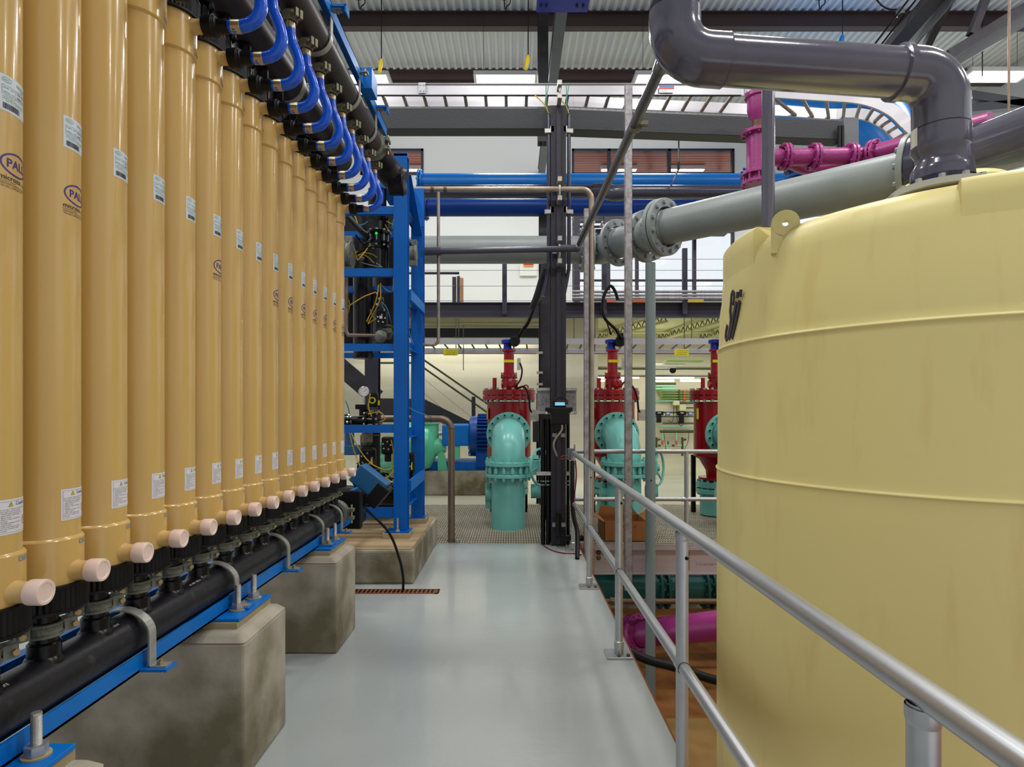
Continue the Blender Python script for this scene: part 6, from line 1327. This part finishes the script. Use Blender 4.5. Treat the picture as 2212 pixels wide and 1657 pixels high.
# ---------------------------------------------------------------- instruments on the middle column
t = thing('mounting_panel', tuple(P(1202, 870, 7.15)), 'galvanised back panel across the middle column behind the analyser', 'panel')
Y = 7.15; m = MB(); m.box(XX(1160, Y), XX(1245, Y), Y, Y + .01, ZZ(895, Y), ZZ(838, Y)); m.build('sheet', 'galv', t)
m = MB(); m.box(XX(1158, Y), XX(1246, Y), Y - .03, Y, ZZ(844, Y), ZZ(838, Y)); m.box(XX(1158, Y), XX(1246, Y), Y - .03, Y, ZZ(894, Y), ZZ(888, Y)); m.build('rail', 'zinc', t)
m = MB(); [m.hexn(P(a, b, Y - .002), (0, -1, 0), .006, .004) for a in (1174, 1238) for b in (858, 873)]; m.build('screws', 'steel_dark', t)
t = thing('water_analyser', tuple(P(1208, 900, 6.6)), 'black analyser with lit blue display mounted on the middle column', 'analyser')
Y = 6.66; m = MB(); m.box(XX(1178, Y), XX(1237, Y), Y, Y + .06, ZZ(892, Y), ZZ(880, Y)); m.box(XX(1190, Y), XX(1228, Y), Y - .06, Y + .08, ZZ(916, Y), ZZ(880, Y)); m.box(XX(1198, Y), XX(1222, Y), Y - .05, Y + .06, ZZ(931, Y), ZZ(914, Y)); m.build('body', 'black', t, bevel=.008)
m = MB(); m.box(XX(1198, Y), XX(1222, Y), Y - .04, Y + .05, ZZ(880, Y), ZZ(864, Y)); m.build('head', 'black_gloss', t, bevel=.012)
m = MB(); m.box(XX(1199, Y - .05), XX(1221, Y - .05), Y - .043, Y - .04, ZZ(876, Y), ZZ(869, Y)); m.build('display', 'screen_cyan', t)
m = MB(); [m.hexn(P(a, 892, Y - .0), (0, -1, 0), .016, .02) for a in (1180, 1235)]; m.build('knob', 'zinc', t)
m = MB(); m.path(crv([P(1214, 918, 6.6), P(1213, 930, 6.6), P(1199, 950, 6.6), P(1196, 965, 6.6), P(1203, 985, 6.65)], 6), .011, 8); m.build('clear_hose', 'stainless', t)
cable([P(1220, 870, 6.6), P(1226, 872, 6.6), P(1222, 862, 6.62), P(1208, 857, 6.62), P(1197, 866, 6.6), P(1196, 880, 6.62)], .008, 'black lead looped over the lit analyser on the middle column')
for px, y0_, y1_, r, lb in ((1173, 905, 1172, .028, 'black vertical pipe left of the middle column, outer one'), (1184, 905, 1172, .026, 'black vertical pipe left of the middle column, inner one'), (1227, 895, 1172, .02, 'black vertical pipe right of the middle column'), (1161, 850, 1085, .02, 'thin black pipe against the rear column')):
    Y = 6.9 if px != 1161 else 9.6; t = thing('vertical_pipe', tuple(P(px, y1_, Y)), lb, 'pipe', 'black pipes beside the middle column')
    z1_ = ZZ(y0_, Y); MB().tube((XX(px, Y), Y, 0.0 if px != 1161 else .05), (XX(px, Y), Y, z1_), r, 12).build('tube', 'black_gloss', t)
    m = MB()
    for py in (1040, 1048): m.tube((XX(px, Y), Y, ZZ(py, Y)), (XX(px, Y), Y, ZZ(py - 2, Y)), r + .003, 12)
    m.build('band', 'zinc', t)
m = MB(); Y = 6.86; m.box(XX(1159, Y), XX(1190, Y), Y, Y + .012, ZZ(1027, Y), ZZ(1019, Y)); m.box(XX(1222, Y), XX(1234, Y), Y, Y + .012, ZZ(1027, Y), ZZ(1019, Y)); tag(m.build('slotted_bracket', 'zinc'), 'slotted silver bracket beside the first handwheel, across the column', 'bracket')
m = MB(); Y = 7.3; m.box(XX(1151, Y), XX(1163, Y), Y, Y + .08, ZZ(955, Y), ZZ(910, Y)); tag(m.build('switch_box', 'steel_dark', bevel=.006), 'dark grey switch box left of the middle column behind the handwheel', 'box')
t = thing('junction_box', tuple(P(1233, 972, 6.62)), 'small grey junction box at the railing corner', 'box')
Y = 6.6; m = MB(); m.box(XX(1226, Y), XX(1240, Y), Y, Y + .06, ZZ(994, Y), ZZ(969, Y)); m.build('case', 'steel_grey', t, bevel=.004)
m = MB(); m.box(XX(1240, Y), XX(1243, Y), Y, Y + .03, ZZ(1160, Y), ZZ(960, Y)); m.build('strut', 'galv', t)
cable([P(1236, 996, 6.55), P(1236, 1040, 6.5), P(1236, 1080, 6.5), P(1240, 1120, 6.45), P(1247, 1150, 6.4), P(1247, 1207, 6.2)], .024, 'thick black hose hanging from the junction box to the floor edge')
cable([P(1243, 995, 6.5), P(1245, 1030, 6.5), P(1240, 1090, 6.48), P(1246, 1150, 6.45), P(1258, 1190, 6.4)], .007, 'thin red wire hanging below the junction box', 'wire_red')
cable([P(1226, 984, 6.55), P(1214, 986, 6.55), P(1212, 992, 6.55), P(1226, 990, 6.55)], .006, 'small red wire loop at the left of the junction box', 'wire_red')
def fp(px, py): Y = F * EYE / (py - CY); return Vector((XX(px, Y), Y, .006))
cable([fp(1170, 1177), fp(1190, 1189), fp(1215, 1196), fp(1240, 1197), fp(1256, 1200)], .007, 'thin red wire lying on the floor at the foot of the column', 'wire_red')
t = thing('black_elbow_pipe', tuple(P(1230, 1162, 6.95)), 'black pipe leaving the column foot to the right under the railing', 'pipe')
MB().path([P(1206, 1110, 6.75), P(1206, 1150, 6.75), P(1210, 1160, 6.75), P(1225, 1162, 6.75), P(1285, 1162, 6.75)], .035, 14).build('tube', 'black_gloss', t)
